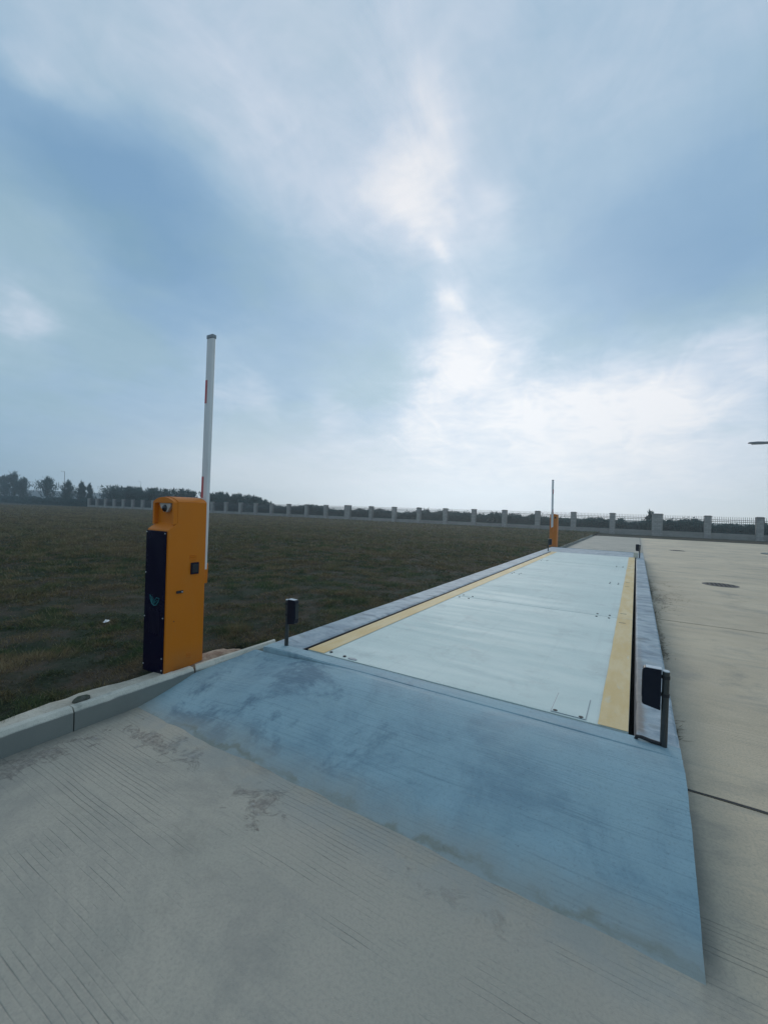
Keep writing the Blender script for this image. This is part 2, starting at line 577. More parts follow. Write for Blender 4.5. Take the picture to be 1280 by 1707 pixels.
def m_soil(n):
    p = n.pos()
    flat = n.mapping(p, (1, 1, 0))
    a = n.noise(flat, 1.9, 6, .66, .4)
    b = n.noise(p, 16, 6, .75)
    g_ = n.noise(n.mapping(flat, loc=(5, 9, 0)), .8, 6, .66, .4)
    far = n.noise(n.mapping(flat, (.07, .28, 0)), 1.0, 6, .62)
    col = n.mix(n.range(a, .40, .60), (.028, .040, .026), (.066, .054, .042))
    col = n.mix(n.range(g_, .50, .66, 0, .7), col, (.032, .048, .028))
    col = n.mix(n.range(far, .45, .62, 0, .65), col, (.084, .062, .042))
    col = n.mix(n.range(b, .45, .7, 0, .6), col, (.018, .022, .016))
    return {'Base Color': col, 'Roughness': .95, 'Normal': n.bump(b, .03, .7), 'Specular IOR Level': .1}


def thin_leaf(name, colour_fn, through=.35):
    """matt leaf that lets some daylight through from behind"""
    m = bpy.data.materials.new(name)
    m.use_nodes = True
    nt = NT(m.node_tree)
    m.node_tree.nodes.remove(m.node_tree.nodes['Principled BSDF'])
    o_ = [x for x in m.node_tree.nodes if x.type == 'OUTPUT_MATERIAL'][0]
    col = colour_fn(nt)
    d_ = nt.n.new('ShaderNodeBsdfDiffuse')
    t_ = nt.n.new('ShaderNodeBsdfTranslucent')
    mx = nt.n.new('ShaderNodeMixShader')
    nt.put(d_.inputs['Color'], col)
    nt.put(t_.inputs['Color'], col)
    mx.inputs[0].default_value = through
    nt.l.new(d_.outputs[0], mx.inputs[1])
    nt.l.new(t_.outputs[0], mx.inputs[2])
    nt.l.new(mx.outputs[0], o_.inputs['Surface'])
    return m


def tone_of(n):
    at = n.n.new('ShaderNodeAttribute')
    at.attribute_name = 'tone'
    return at.outputs['Fac']


def c_blade(n):
    t = tone_of(n)
    p = n.pos()
    flat = n.mapping(p, (1, 1, 0))
    a = n.noise(flat, 1.9, 6, .66, .4)
    g_ = n.noise(n.mapping(flat, loc=(5, 9, 0)), .8, 6, .66, .4)
    far = n.noise(n.mapping(flat, (.07, .28, 0)), 1.0, 6, .62)
    col = n.mix(n.range(a, .40, .60), (.080, .112, .050), (.245, .188, .106))
    col = n.mix(n.range(g_, .50, .66, 0, .75), col, (.074, .130, .054))
    col = n.mix(n.range(far, .45, .62, 0, .65), col, (.25, .185, .105))
    sx = n.sep(p)
    straw_and_grazing_light = n.math('MULTIPLY', n.range(sx[0], -9, -45), n.range(n.noise(n.mapping(flat, (.10, .5, 0)), 1.0, 6, .65), .30, .62, .35, 1.0))
    col = n.mix(straw_and_grazing_light, col, (.26, .215, .135))  # distant grass: straw tint, with its pale look in grazing light painted in
    col = n.mix(n.range(t, 0, 1, .0, .85, False), col, n.mix(.75, col, (.010, .015, .013)))
    return n.mix(n.range(t, .13, .02, 0, .8), col, (.27, .24, .155))


def m_orange(n):
    p = n.pos()
    a = n.noise(p, 2.0, 4, .5)
    f_ = n.noise(p, 400, 2, .5)
    dirt = n.range(n.sep(p)[2], .45, .14)
    col = n.mix(a, (.53, .146, .003), (.59, .175, .005))
    col = n.mix(n.math('MULTIPLY', dirt, n.math('MULTIPLY', n.noise(p, 9, 5, .7), .7)), col, (.26, .15, .07))
    streak = n.range(n.noise(n.mapping(p, (22, 22, .8)), 1.0, 4, .6), .58, .8, 0, .18)
    col = n.mix(streak, col, (.36, .17, .03))
    fade = n.range(n.noise(n.mapping(p, (3, 3, 1.2)), 1.6, 7, .7), .5, .72, 0, .35)
    col = n.mix(fade, col, (.50, .19, .03))
    dust = n.range(n.noise(n.mapping(p, (30, 30, 4)), 1.0, 6, .75), .62, .74, 0, .35)
    col = n.mix(dust, col, (.36, .24, .13))
    return {'Base Color': col, 'Roughness': .5, 'Specular IOR Level': .25, 'Normal': n.bump(f_, .0006, .4)}


def m_stone(n):
    p = n.pos()
    br = n.n.new('ShaderNodeTexBrick')
    q = n.sep(p)
    n.put(br.inputs['Vector'], n.comb(n.math('ADD', q[0], q[1]), q[2], 0.0))
    br.inputs['Scale'].default_value = 1.0
    br.inputs['Brick Width'].default_value = .42
    br.inputs['Row Height'].default_value = .20
    br.inputs['Mortar Size'].default_value = .012
    br.inputs['Color1'].default_value = (.27, .265, .25, 1)
    br.inputs['Color2'].default_value = (.34, .33, .31, 1)
    br.inputs['Mortar'].default_value = (.19, .185, .175, 1)
    a = n.noise(p, 2.5, 6, .65)
    col = n.mix(n.range(a, .4, .7, 0, .5), br.outputs['Color'], (.20, .20, .19))
    return {'Base Color': col, 'Roughness': .85, 'Normal': n.bump(br.outputs['Fac'], .01, -.5)}


def m_plaster(n):
    p = n.pos()
    a = n.noise(n.mapping(p, (.6, .6, 1.5)), 1.5, 6, .65)
    col = n.mix(n.range(a, .35, .7), (.27, .265, .245), (.20, .20, .185))
    return {'Base Color': col, 'Roughness': .9, 'Normal': n.bump(a, .01, .5)}


def leaf_material(name, c0, c1):
    return thin_leaf(name, lambda n: n.mix(tone_of(n), c0, c1), .3)


def m_iron(n):
    p = n.pos()
    a = n.noise(p, 12, 5, .7)
    col = n.mix(a, (.035, .03, .028), (.085, .07, .06))
    return {'Base Color': col, 'Roughness': .6, 'Metallic': .4, 'Normal': n.bump(a, .003, .5)}


def m_pole(n):
    p = n.pos()
    a = n.noise(p, 30, 4, .6)
    return {'Base Color': n.mix(a, (.035, .042, .045), (.075, .08, .078)), 'Roughness': .45, 'Metallic': .5}


def m_white(n):
    p = n.pos()
    a = n.noise(n.mapping(p, (6, 6, 1)), 2.0, 5, .6)
    return {'Base Color': n.mix(n.range(a, .45, .75, 0, .5), (.66, .67, .67), (.5, .5, .49)), 'Roughness': .4}


def m_black(n):
    p = n.pos()
    a = n.noise(p, 6, 4, .6)
    return {'Base Color': n.mix(a, (.003, .003, .015), (.005, .004, .022)), 'Specular IOR Level': .18, 'Roughness': n.range(a, .3, .7, .16, .28)}


M = {
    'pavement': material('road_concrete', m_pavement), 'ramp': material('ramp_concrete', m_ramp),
    'slab': material('trowelled_concrete', m_slab), 'deck': material('grey_deck_paint', m_deck),
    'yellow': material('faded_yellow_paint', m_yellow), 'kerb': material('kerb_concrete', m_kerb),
    'mortar': material('rough_mortar', m_mortar), 'soil': material('lawn_soil', m_soil), 'blade': thin_leaf('grass_blades', c_blade, .4),
    'orange': material('orange_enamel', m_orange), 'stone': material('fence_stone', m_stone), 'plaster': material('fence_plinth', m_plaster),
    'iron': material('cast_iron', m_iron), 'pole': material('dark_steel', m_pole), 'white': material('white_enamel', m_white),
    'black': material('black_acrylic', m_black),
    'steel': material('deck_edge_steel', color=(.02, .024, .03), rough=.6),
    'dark': material('dark_rubber', color=(.012, .013, .016), rough=.7),
    'housing': material('sensor_plastic', lambda n: {'Base Color': n.mix(n.noise(n.pos(), 25, 4, .6), (.003, .006, .016), (.007, .011, .022))}, rough=.4, spec=.2),
    'rim': material('pale_edge_plastic', color=(.48, .52, .55), rough=.35),
    'screw': material('screw_metal', color=(.65, .66, .68), rough=.35, metal=.3),
    'red': material('red_tape', lambda n: {'Base Color': n.mix(n.noise(n.pos(), 30, 3, .6), (.40, .06, .07), (.48, .10, .10))}, rough=.45),
    'grey': material('grey_plastic', color=(.22, .25, .28), rough=.5),
    'lens': material('lens_glass', color=(.006, .007, .010), rough=.08),
    'camshell': material('camera_shell', color=(.40, .36, .32), rough=.45),
    'teal': material('teal_print', color=(.008, .17, .18), rough=.5),
    'faint': material('dim_print', color=(.0055, .005, .022), rough=.4),
    'rail': material('fence_rail_paint', color=(.030, .038, .045), rough=.5),
    'sealant': material('joint_sealant', lambda n: {'Base Color': n.mix(n.noise(n.pos(), 30, 4, .6), (.018, .018, .018), (.05, .048, .045))}, rough=.8),
    'bark': material('tree_bark', lambda n: {'Base Color': n.mix(n.noise(n.pos(), 4, 4, .6), (.06, .05, .04), (.10, .085, .07))}, rough=.9),
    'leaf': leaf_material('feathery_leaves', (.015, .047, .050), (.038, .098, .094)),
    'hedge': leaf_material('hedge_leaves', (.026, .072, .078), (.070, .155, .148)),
    'weed': leaf_material('weed_leaves', (.05, .05, .035), (.17, .15, .115)),
    'sand': material('sandy_spill', lambda n: {'Base Color': n.mix(n.range(n.noise(n.pos(), 9, 5, .7), .35, .65), (.22, .14, .095), (.40, .31, .23)), 'Normal': n.bump(n.noise(n.pos(), 45, 4, .7), .01, .8)}, rough=.95),
    'paper': material('white_litter', color=(.7, .7, .7), rough=.7),
    'moss': material('mossy_stone', lambda n: {'Base Color': n.mix(n.range(n.noise(n.pos(), 14, 5, .7), .4, .6), (.05, .06, .035), (.10, .10, .085)), 'Normal': n.bump(n.noise(n.pos(), 40, 4, .7), .01, .8)}, rough=.9),
    'lamp': material('lamp_grey', color=(.16, .18, .20), rough=.5),
    'galv': material('galvanised_pole', color=(.32, .35, .37), rough=.5),
    'hill': material('far_hill', lambda n: {'Base Color': n.mix(n.noise(n.mapping(n.pos(), (.004, .004, .02)), 3, 5, .6), (.10, .13, .14), (.16, .18, .19))}, rough=1.0),
    'field': material('far_field', lambda n: {'Base Color': n.mix(n.noise(n.pos(), .05, 6, .65), (.035, .042, .026), (.062, .058, .038))}, rough=1.0, spec=.1),
}

# ------------------------------------------------------------------ ground
GROUND_Z = -0.35
HAZE = 0.0013
bm = bmesh.new()
R_ = 430
bmesh.ops.create_grid(bm, x_segments=8, y_segments=8, size=R_, matrix=Matrix.Translation((0, 0, GROUND_Z)))
tag(link('ground', bm, M['field']), 'dark open ground running to the horizon', kind='structure')

# lawn base: a finely lumpy sheet near the kerb and coarse sheets beyond
LZ = .13
FX0, FX1, FY0, FY1 = -18.0, -3.46, -6.0, 20.0


def lawn_z(x, y):
    z = LZ + .034 * fnoise(x * 2.6, y * 2.6, 3) + .05 * fnoise(x * .35, y * .35, 2)
    edge = np.clip(np.minimum.reduce([x - FX0, y - FY0, FY1 - y]) / 1.5, 0, 1)
    return LZ + (z - LZ) * edge


xs = np.arange(FX0, FX1 + 1e-6, (FX1 - FX0) / 130)
ys = np.arange(FY0, FY1 + 1e-6, (FY1 - FY0) / 230)
gx, gy = np.meshgrid(xs, ys)
gz = lawn_z(gx, gy)
gz = np.where((gx > -4.16) & (gy < 3.62), -.15, gz)
gz = np.where((gx > -3.62), np.minimum(gz, .12), gz)
nx, ny = len(xs), len(ys)
vv = np.stack([gx, gy, gz], -1).reshape(-1, 3)
ii = np.arange(nx * ny).reshape(ny, nx)
q = np.stack([ii[:-1, :-1], ii[:-1, 1:], ii[1:, 1:], ii[1:, :-1]], -1).reshape(-1, 4)
tr = np.concatenate([q[:, [0, 1, 2]], q[:, [0, 2, 3]]])
# far pieces
far = [(-260, FX0, -60, 54.0), (FX0, -3.52, FY1, 54.0), (FX0, -4.16, -60, FY0), (-3.52, 40, 46.75, 53.9)]
base = len(vv)
ev, et = [], []
for a, b, c, d in far:
    k = base + len(ev)
    zz = LZ if b < 0 and not (a == -3.52) else .02
    ev += [(a, c, zz), (b, c, zz), (b, d, zz), (a, d, zz)]
    et += [(k, k + 1, k + 2), (k, k + 2, k + 3)]
lawn = link_me('lawn', tri_mesh('lawn', np.concatenate([vv, np.array(ev)]), np.concatenate([tr, np.array(et)])), M['soil'])
tag(lawn, 'wide dull lawn of short dry grass between kerb and fence', kind='structure')
for p_ in lawn.data.polygons:
    p_.use_smooth = True

# grass blades: dense near, thinning with distance
NB = 800000
r = np.exp(rng.uniform(math.log(4.05), math.log(135), NB))
th = rng.uniform(rad(-80), rad(2), NB)
bx, by = r * np.sin(th), r * np.cos(th)
ok = ((bx < -4.17) | ((by > 3.62) & (bx < -3.50))) & (by < 53.5)
bx, by, r = bx[ok], by[ok], r[ok]
clump = fnoise(bx * 2.3, by * 2.3, 3)
keepp = rng.random(len(bx)) < np.clip(.80 + clump * .7, .35, 1)
bx, by, r, clump = bx[keepp], by[keepp], r[keepp], clump[keepp]
nb = len(bx)
ln = rng.uniform(.03, .07, nb) * (1 + 1.3 * np.clip(clump, -.5, .7)) * np.clip(r / 8, 1, 2.6)
wd = rng.uniform(.0022, .0042, nb) * np.clip(r / 4.2, 1, 30)
az = rng.uniform(0, 2 * PI, nb)
lay = fnoise(bx * .9 + 40, by * .9, 2) * 6
az = np.where(rng.random(nb) < .5, lay + rng.normal(0, .5, nb), az)
tilt = rng.uniform(.7, 1.45, nb)
bz = np.where((bx > FX0) & (by < FY1), lawn_z(bx, by), LZ) - .004
dx, dy = np.cos(az), np.sin(az)
px_, py_ = -dy, dx
tip = np.stack([bx + dx * ln * np.sin(tilt), by + dy * ln * np.sin(tilt), bz + ln * np.cos(tilt)], -1)
v0 = np.stack([bx - px_ * wd, by - py_ * wd, bz], -1)
v1 = np.stack([bx + px_ * wd, by + py_ * wd, bz], -1)
gv = np.stack([v0, v1, tip], 1).reshape(-1, 3)
gt = np.arange(3 * nb).reshape(-1, 3)
tone = np.repeat(np.where(rng.random(nb) < .07, .03, np.clip(rng.random(nb) * .7 - clump * .9 + .18, .14, 1)), 3)
# one taller green tussock and some long wisps by the kerb
def tussock(cx, cy, rr, n_, lmin, lmax):
    a_ = rng.uniform(0, 2 * PI, n_)
    q_ = rr * np.sqrt(rng.random(n_))
    x_, y_ = cx + q_ * np.cos(a_), cy + q_ * np.sin(a_)
    l_ = rng.uniform(lmin, lmax, n_)
    t_ = rng.uniform(.1, .9, n_)
    b_ = a_ + rng.normal(0, .6, n_)
    w_ = .0035
    base_ = np.stack([x_, y_, np.full(n_, LZ - .01)], -1)
    pv = np.stack([-np.sin(b_), np.cos(b_), 0 * b_], -1) * w_
    tp = base_ + np.stack([np.cos(b_) * np.sin(t_) * l_, np.sin(b_) * np.sin(t_) * l_, np.cos(t_) * l_], -1)
    return np.stack([base_ - pv, base_ + pv, tp], 1).reshape(-1, 3)


extra = [tussock(-4.75, 4.05, .20, 420, .06, .15), tussock(-4.6, 3.75, .12, 120, .05, .10), tussock(-4.35, 1.55, .12, 90, .04, .09), tussock(-3.75, 4.25, .16, 200, .04, .11),
         tussock(-5.3, 4.6, .35, 300, .05, .10)]
for k in range(26):
    extra.append(tussock(-4.27 + random.uniform(-.08, .03), random.uniform(-.5, 2.45), .07, 45, .03, .08))
for k in range(40):
    extra.append(tussock(-3.58 + random.uniform(-.07, .02), random.uniform(3.8, 17), .08, 40, .03, .085))
ex = np.concatenate(extra)
gv = np.concatenate([gv, ex])
gt = np.arange(len(gv)).reshape(-1, 3)
tone = np.concatenate([tone, np.repeat(.1 + rng.random(len(ex) // 3) * .5, 3)])
grass = link_me('grass', tri_mesh('grass', gv, gt, tone), M['blade'])
tag(grass, 'short brown and dull green grass blades on the lawn', 'grass', kind='stuff')

# ------------------------------------------------------------------ concrete yard
PAVE_FAR = 46.7
yard = empty('concrete_pavement')
tag(yard, 'grey jointed concrete yard around the weighbridge', kind='structure')
bm = bmesh.new()
box(bm, -3.9, 44, -12, PAVE_FAR, -.30, -.012)
link('joint_filler', bm, M['sealant'], yard)
YJ = [-12, -2.2, 3.655, 9.5, 15.35, 21.2, 27.05, 32.9, 38.75, PAVE_FAR]
XJ = [.31, 7.4, 14.6, 21.8, 44]
g_ = .006
for j in range(len(YJ) - 1):
    for i in range(len(XJ) - 1):
        x0, x1 = XJ[i], XJ[i + 1]
        if i == 0 and (YJ[j] < 3 or YJ[j] > 20):
            x0 = -3.9 if YJ[j] < 3 else -3.5
        bm = bmesh.new()
        box(bm, x0 + (g_ if i or YJ[j] > 0 else 0), x1 - g_, YJ[j] + g_, YJ[j + 1] - g_, -.18, 0.0, .004)
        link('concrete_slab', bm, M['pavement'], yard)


def wavy_strip(name, p0, p1, w_, z, mat, parent, amp=.008, n_=60):
    p0, p1 = Vector(p0), Vector(p1)
    d_ = (p1 - p0)
    side = Vector((-d_.y, d_.x)).normalized()
    bm_ = bmesh.new()
    prev = None
    for i in range(n_ + 1):
        t = i / n_
        c_ = p0 + d_ * t + side * amp * float(fnoise(t * 17 + p0.x, p0.y * 3.1, 3)) * 2
        ww = w_ * (1 + .7 * float(fnoise(t * 40 + 5, p0.y, 2)))
        a_ = bm_.verts.new((c_.x + side.x * ww, c_.y + side.y * ww, z))
        b_ = bm_.verts.new((c_.x - side.x * ww, c_.y - side.y * ww, z))
        if prev:
            bm_.faces.new((prev[0], prev[1], b_, a_))
        prev = (a_, b_)
    return link(name, bm_, mat, parent)


wavy_strip('joint_sealant', (.31, 3.655), (7.4, 3.66), .012, .004, M['sealant'], yard, .010, 160)
wavy_strip('joint_sealant', (.31, 9.5), (7.4, 9.5), .006, .004, M['sealant'], yard, .006, 120)

# manhole covers
def manhole(x, y, r_, label, collar=False):
    t = empty('manhole_cover', (x, y, 0))
    tag(t, label, 'manhole cover')
    bm_ = bmesh.new()
    cyl(bm_, (0, 0, -.02), (0, 0, .008), r_, seg=40)
    lid = link('lid', bm_, M['iron'], t)
    bm_ = bmesh.new()
    for k in range(-3, 4):
        for m_ in range(-3, 4):
            if (k * k + m_ * m_) < 10.5:
                box(bm_, k * r_ * .25 - .03, k * r_ * .25 + .03, m_ * r_ * .25 - .012, m_ * r_ * .25 + .012, .008, .014)
    tag(link('tread_pattern', bm_, M['iron'], lid), kind='stuff')
    bm_ = bmesh.new()
    n_ = 48
    z1 = .05 if collar else .006
    r1 = r_ * (1.75 if collar else 1.1)
    prof = [(r_ * 1.01, -.02), (r_ * 1.01, z1), (r1 * .96, z1), (r1, z1 - .01 if collar else .002), (r1, -.02)]
    rings = [[bm_.verts.new((pr * math.cos(2 * PI * k / n_), pr * math.sin(2 * PI * k / n_), pz)) for k in range(n_)] for pr, pz in prof]
    for a_, b_ in zip(rings, rings[1:]):
        for k in range(n_):
            bm_.faces.new((a_[k], a_[(k + 1) % n_], b_[(k + 1) % n_], b_[k]))
    bmesh.ops.recalc_face_normals(bm_, faces=bm_.faces)
    link('collar', bm_, M['kerb'] if collar else M['iron'], t)
    return t


manhole(2.18, 15.75, .40, 'round dark iron manhole cover, the nearest one on the yard')
manhole(2.16, 30.8, .38, 'round iron manhole cover further off, between near cover and fence')
manhole(7.1, 33.0, .40, 'manhole cover with raised concrete collar at the right edge', True)

# ------------------------------------------------------------------ weighbridge
DZ = .36
DY0, DY1 = 3.50, 18.85
SX0, SX1 = -3.48, .30
found = empty('weighbridge_foundation')
tag(found, 'raised blue-grey concrete rim around the weighbridge deck', kind='structure')


def rough_box(name, x0, x1, y0, y1, z0, z1, mat, parent, step=.12, amp=.006):
    """a concrete strip whose upper arrises wander slightly"""
    nx_ = max(2, int((x1 - x0) / step)) if (x1 - x0) > (y1 - y0) else 4
    ny_ = max(2, int((y1 - y0) / step)) if (y1 - y0) >= (x1 - x0) else 4
    bm_ = bmesh.new()
    top = {}
    for j in range(ny_ + 1):
        for i in range(nx_ + 1):
            u, v = i / nx_, j / ny_
            if nx_ == 4:
                u = [0, .06, .5, .94, 1][i]
            if ny_ == 4:
                v = [0, .06, .5, .94, 1][j]
            x, y = x0 + u * (x1 - x0), y0 + v * (y1 - y0)
            on = i in (0, nx_) or j in (0, ny_)
            z = z1 + amp * .6 * float(fnoise(x * 3, y * 3, 2)) - (.012 if on else 0)
            if i in (0, nx_):
                x += amp * float(fnoise(y * 7, x0 * 9 + i, 3))
            if j in (0, ny_):
                y += amp * float(fnoise(x * 7, y0 * 9 + j, 3))
            top[i, j] = bm_.verts.new((x, y, z))
    for j in range(ny_):
        for i in range(nx_):
            bm_.faces.new((top[i, j], top[i + 1, j], top[i + 1, j + 1], top[i, j + 1]))
    ring = [(i, 0) for i in range(nx_)] + [(nx_, j) for j in range(ny_)] + [(i, ny_) for i in range(nx_, 0, -1)] + [(0, j) for j in range(ny_, 0, -1)]
    low = {k: bm_.verts.new((top[k].co.x, top[k].co.y, z0)) for k in ring}
    for a_, b_ in zip(ring, ring[1:] + ring[:1]):
        bm_.faces.new((low[a_], low[b_], top[b_], top[a_]))
    bmesh.ops.recalc_face_normals(bm_, faces=bm_.faces)
    return link(name, bm_, mat, parent, smooth=False)


rough_box('end_strip', SX0, SX1, 3.322, 3.488, -.2, DZ, M['ramp'], found)
rough_box('side_strip', SX0, -3.085, 3.492, 18.872, -.2, DZ, M['slab'], found)
rough_box('side_strip', .045, SX1, 3.492, 18.872, -.2, DZ, M['slab'], found)
rough_box('end_strip', SX0, SX1, 18.876, 21.7, -.2, DZ, M['slab'], found)
for xa_, xb_ in ((-3.0835, -3.072), (.0335, .0435)):
    bm = bmesh.new()
    box(bm, xa_, xb_, 3.50, 18.86, -.01, DZ - .014)
    link('edge_angle', bm, M['steel'], found)
bm = bmesh.new()
box(bm, -3.075, .04, 3.48, 18.88, -.25, -.02)
link('pit_floor', bm, M['dark'], found)

scale = empty('weighbridge', (-1.5, (DY0 + DY1) / 2, 0))
tag(scale, 'long pale grey weighbridge deck with faded yellow edge stripes', 'weighbridge')
OX, OY = -1.5, (DY0 + DY1) / 2


def on_scale(name, bm_, mat, parent=None):
    bmesh.ops.translate(bm_, verts=bm_.verts, vec=(-OX, -OY, 0))
    return link(name, bm_, mat, parent or scale)


seams = [DY0, 7.36, 11.12, 14.98, DY1]
for a, b in zip(seams, seams[1:]):
    bm = bmesh.new()
    zt = DZ + .002 + random.uniform(-.0015, .0015)
    box(bm, -2.998, -.002, a + .006, b - .006, DZ - .02, zt, .002)
    pl = on_scale('deck_plate', bm, M['deck'])
    bm = bmesh.new()
    box(bm, -3.0, 0.0, a + .005, b - .005, .02, DZ - .021)
    on_scale('girder_box', bm, M['steel'])
ZS = DZ + .008
for x0, x1, nm in ((-.20, -.003, 'r'), (-2.997, -2.78, 'l')):
    for a, b in zip(seams, seams[1:]):
        bm = bmesh.new()
        n_ = 30
        prev = None
        for i in range(n_ + 1):
            y = a + .004 + (b - a - .008) * i / n_
            wob = .006 * float(fnoise(y * 3.0, x0 * 5, 3))
            xa, xb = (x0 + wob, x1) if nm == 'r' else (x0, x1 + wob)
            v = (bm.verts.new((xa, y, ZS - .002)), bm.verts.new((xb, y, ZS - .002)))
            if prev:
                bm.faces.new((prev[0], prev[1], v[1], v[0]))
            prev = v
        on_scale('yellow_stripe', bm, M['yellow'])
# bolt holes, lifting slots, hatch
def bolt(x, y, r_=.017):
    bm_ = bmesh.new()
    cyl(bm_, (x, y, DZ), (x, y, ZS + .001), r_, seg=12)
    return on_scale('bolt', bm_, M['dark'])


for (x, y) in [(-2.74, 3.58), (-2.55, 3.56), (-.50, 3.55), (-.315, 3.545)]:
    bolt(x, y)
for sy in (7.36, 11.12, 14.98):
    for (x, y) in [(-.48, .10), (-.31, .10), (-.48, -.10), (-.31, -.10), (-2.70, .12), (-2.52, .10), (-2.70, -.10), (-2.52, -.11)]:
        bolt(x, sy + y, .015)
    for x, y in ((-.13, .35), (-.13, -.32)):
        bm = bmesh.new()
        box(bm, x - .045, x + .045, sy + y - .012, sy + y + .012, DZ, ZS, .004)
        on_scale('lifting_slot', bm, M['steel'])
bm = bmesh.new()
prism(bm, [(-2.44 + .055 * math.cos(t), 3.545 + .02 * math.sin(t)) for t in [2 * PI * k / 14 for k in range(14)]], 'z', DZ, DZ + .0065)
on_scale('lifting_slot', bm, M['grey'])
bm = bmesh.new()
box(bm, -.531, -.279, 3.524, 3.926, DZ, DZ + .0045)
fr = on_scale('hatch_frame', bm, M['grey'])
bm = bmesh.new()
box(bm, -.526, -.284, 3.529, 3.921, DZ + .001, DZ + .007, .001)
on_scale('hatch_cover', bm, M['deck'])

# ------------------------------------------------------------------ approach ramp (near) and departure ramp (far)
def ramp_left(y):
    return np.interp(y, [2.78, 3.5], [-3.9, -3.49])


ny_, nx_ = 64, 120
vt = []
for j in range(ny_ + 1):
    y = 2.06 + (3.316 - 2.06) * j / ny_
    for i in range(nx_ + 1):
        xl = float(ramp_left(y))
        u = i / nx_
        x = xl + (SX1 + .003 - xl) * u
        yy = y
        if j == ny_:
            yy += .006 * float(fnoise(x * 6, 3.3, 3))
        if i == nx_:
            x += .006 * float(fnoise(y * 8, 1.7, 3))
        t = (yy - 2.185) / 1.12 + .045 * float(fnoise(x * .9, 9.3, 3)) + .02 * float(fnoise(x * 5, 4.1, 2))
        left = min(1, max(0, 1 - (x - xl) / 1.5))
        left = left * left * (3 - 2 * left)
        t1 = min(max(t, 0), 1)
        pr = (1 - (1 - t1) ** 1.7) * (1 - left) + .82 * t1 ** 1.25 * left
        z = DZ * (pr if t > 0 else t * 1.2)
        if t > .86:
            z = min(z, DZ - .003)
        z += .006 * float(fnoise(x * 2.2, yy * 2.2, 3)) * min(1, max(0, (t + .05) * 6)) * (1 if j < ny_ - 2 else .4)
        vt.append((x, yy, z))
bm = bmesh.new()
bv = [bm.verts.new(v) for v in vt]
K = nx_ + 1
for j in range(ny_):
    for i in range(nx_):
        bm.faces.new((bv[j * K + i], bv[j * K + i + 1], bv[(j + 1) * K + i + 1], bv[(j + 1) * K + i]))
# side and rear faces down into the ground
edge = [j * K + nx_ for j in range(ny_ + 1)] + [ny_ * K + i for i in range(nx_ - 1, -1, -1)]
lowv = {e: bm.verts.new((vt[e][0], vt[e][1], -.25)) for e in edge}
for a, b in zip(edge, edge[1:]):
    bm.faces.new((bv[a], lowv[a], lowv[b], bv[b]))
bmesh.ops.recalc_face_normals(bm, faces=bm.faces)
rampo = link('approach_ramp', bm, M['ramp'])
tag(rampo, 'blue-grey brushed concrete ramp rising to the near end of the weighbridge', kind='structure')
bm = bmesh.new()
prism(bm, [(21.706, DZ), (22.9, 0.0), (22.9, -.2), (21.706, -.2)], 'x', SX0, SX1)
tag(link('departure_ramp', bm, M['ramp']), 'concrete ramp falling away beyond the far end of the weighbridge', kind='structure')

# ------------------------------------------------------------------ kerb
kerb = empty('kerb')
tag(kerb, 'pale precast concrete kerb between lawn and yard', kind='structure')


def kerb_stone(p0, p1, z0, z1, w_=.10, bottom=-.15):
    p0, p1 = Vector(p0), Vector(p1)
    d_ = (p1 - p0).normalized()
    sd = Vector((-d_.y, d_.x))          # towards the lawn
    p0 = p0 + d_ * .005
    p1 = p1 - d_ * .005
    bm_ = bmesh.new()
    n_ = 8
    prof = [(0, bottom), (0, -.034), (.003, -.029), (.024, -.003), (.030, 0), (w_ - .012, 0), (w_, -.012), (w_, bottom)]
    rings = []
    for k in range(n_ + 1):
        t = k / n_
        c_ = p0.lerp(p1, t)
        zt = z0 + (z1 - z0) * t
        ring = []
        for m_, (u, v) in enumerate(prof):
            zz = bottom if v == bottom else zt + v
            j_ = .003 * float(fnoise(c_.y * 9 + m_ * 3, c_.x * 5, 2))
            ring.append(bm_.verts.new((c_.x + sd.x * (u + j_), c_.y + sd.y * (u + j_), zz + j_ * .6)))
        rings.append(ring)
    m_ = len(prof)
    for a_, b_ in zip(rings, rings[1:]):
        for k in range(m_):
            bm_.faces.new((a_[k], b_[k], b_[(k + 1) % m_], a_[(k + 1) % m_]))
    bm_.faces.new(rings[0])
    bm_.faces.new(rings[-1][::-1])
    bmesh.ops.recalc_face_normals(bm_, faces=bm_.faces)
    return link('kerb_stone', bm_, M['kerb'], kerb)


KZ = .19
ends = [-5.4, -4.2, -3.0, -1.8, -.58, .56, 1.68, 2.78]
ends = [-7.2, -6.05, -4.9, -3.75, -2.6, -1.5, -.42, .64, 1.68, 2.78]
for i, (a, b) in enumerate(zip(ends, ends[1:])):
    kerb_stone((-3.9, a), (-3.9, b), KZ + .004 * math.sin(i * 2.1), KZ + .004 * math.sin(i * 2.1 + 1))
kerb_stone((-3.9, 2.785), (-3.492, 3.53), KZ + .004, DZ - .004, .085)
y = 21.72
while y < 44.5:
    kerb_stone((-3.5, y), (-3.5, y + 1.14), .15, .15)
    y += 1.15
bm = bmesh.new()
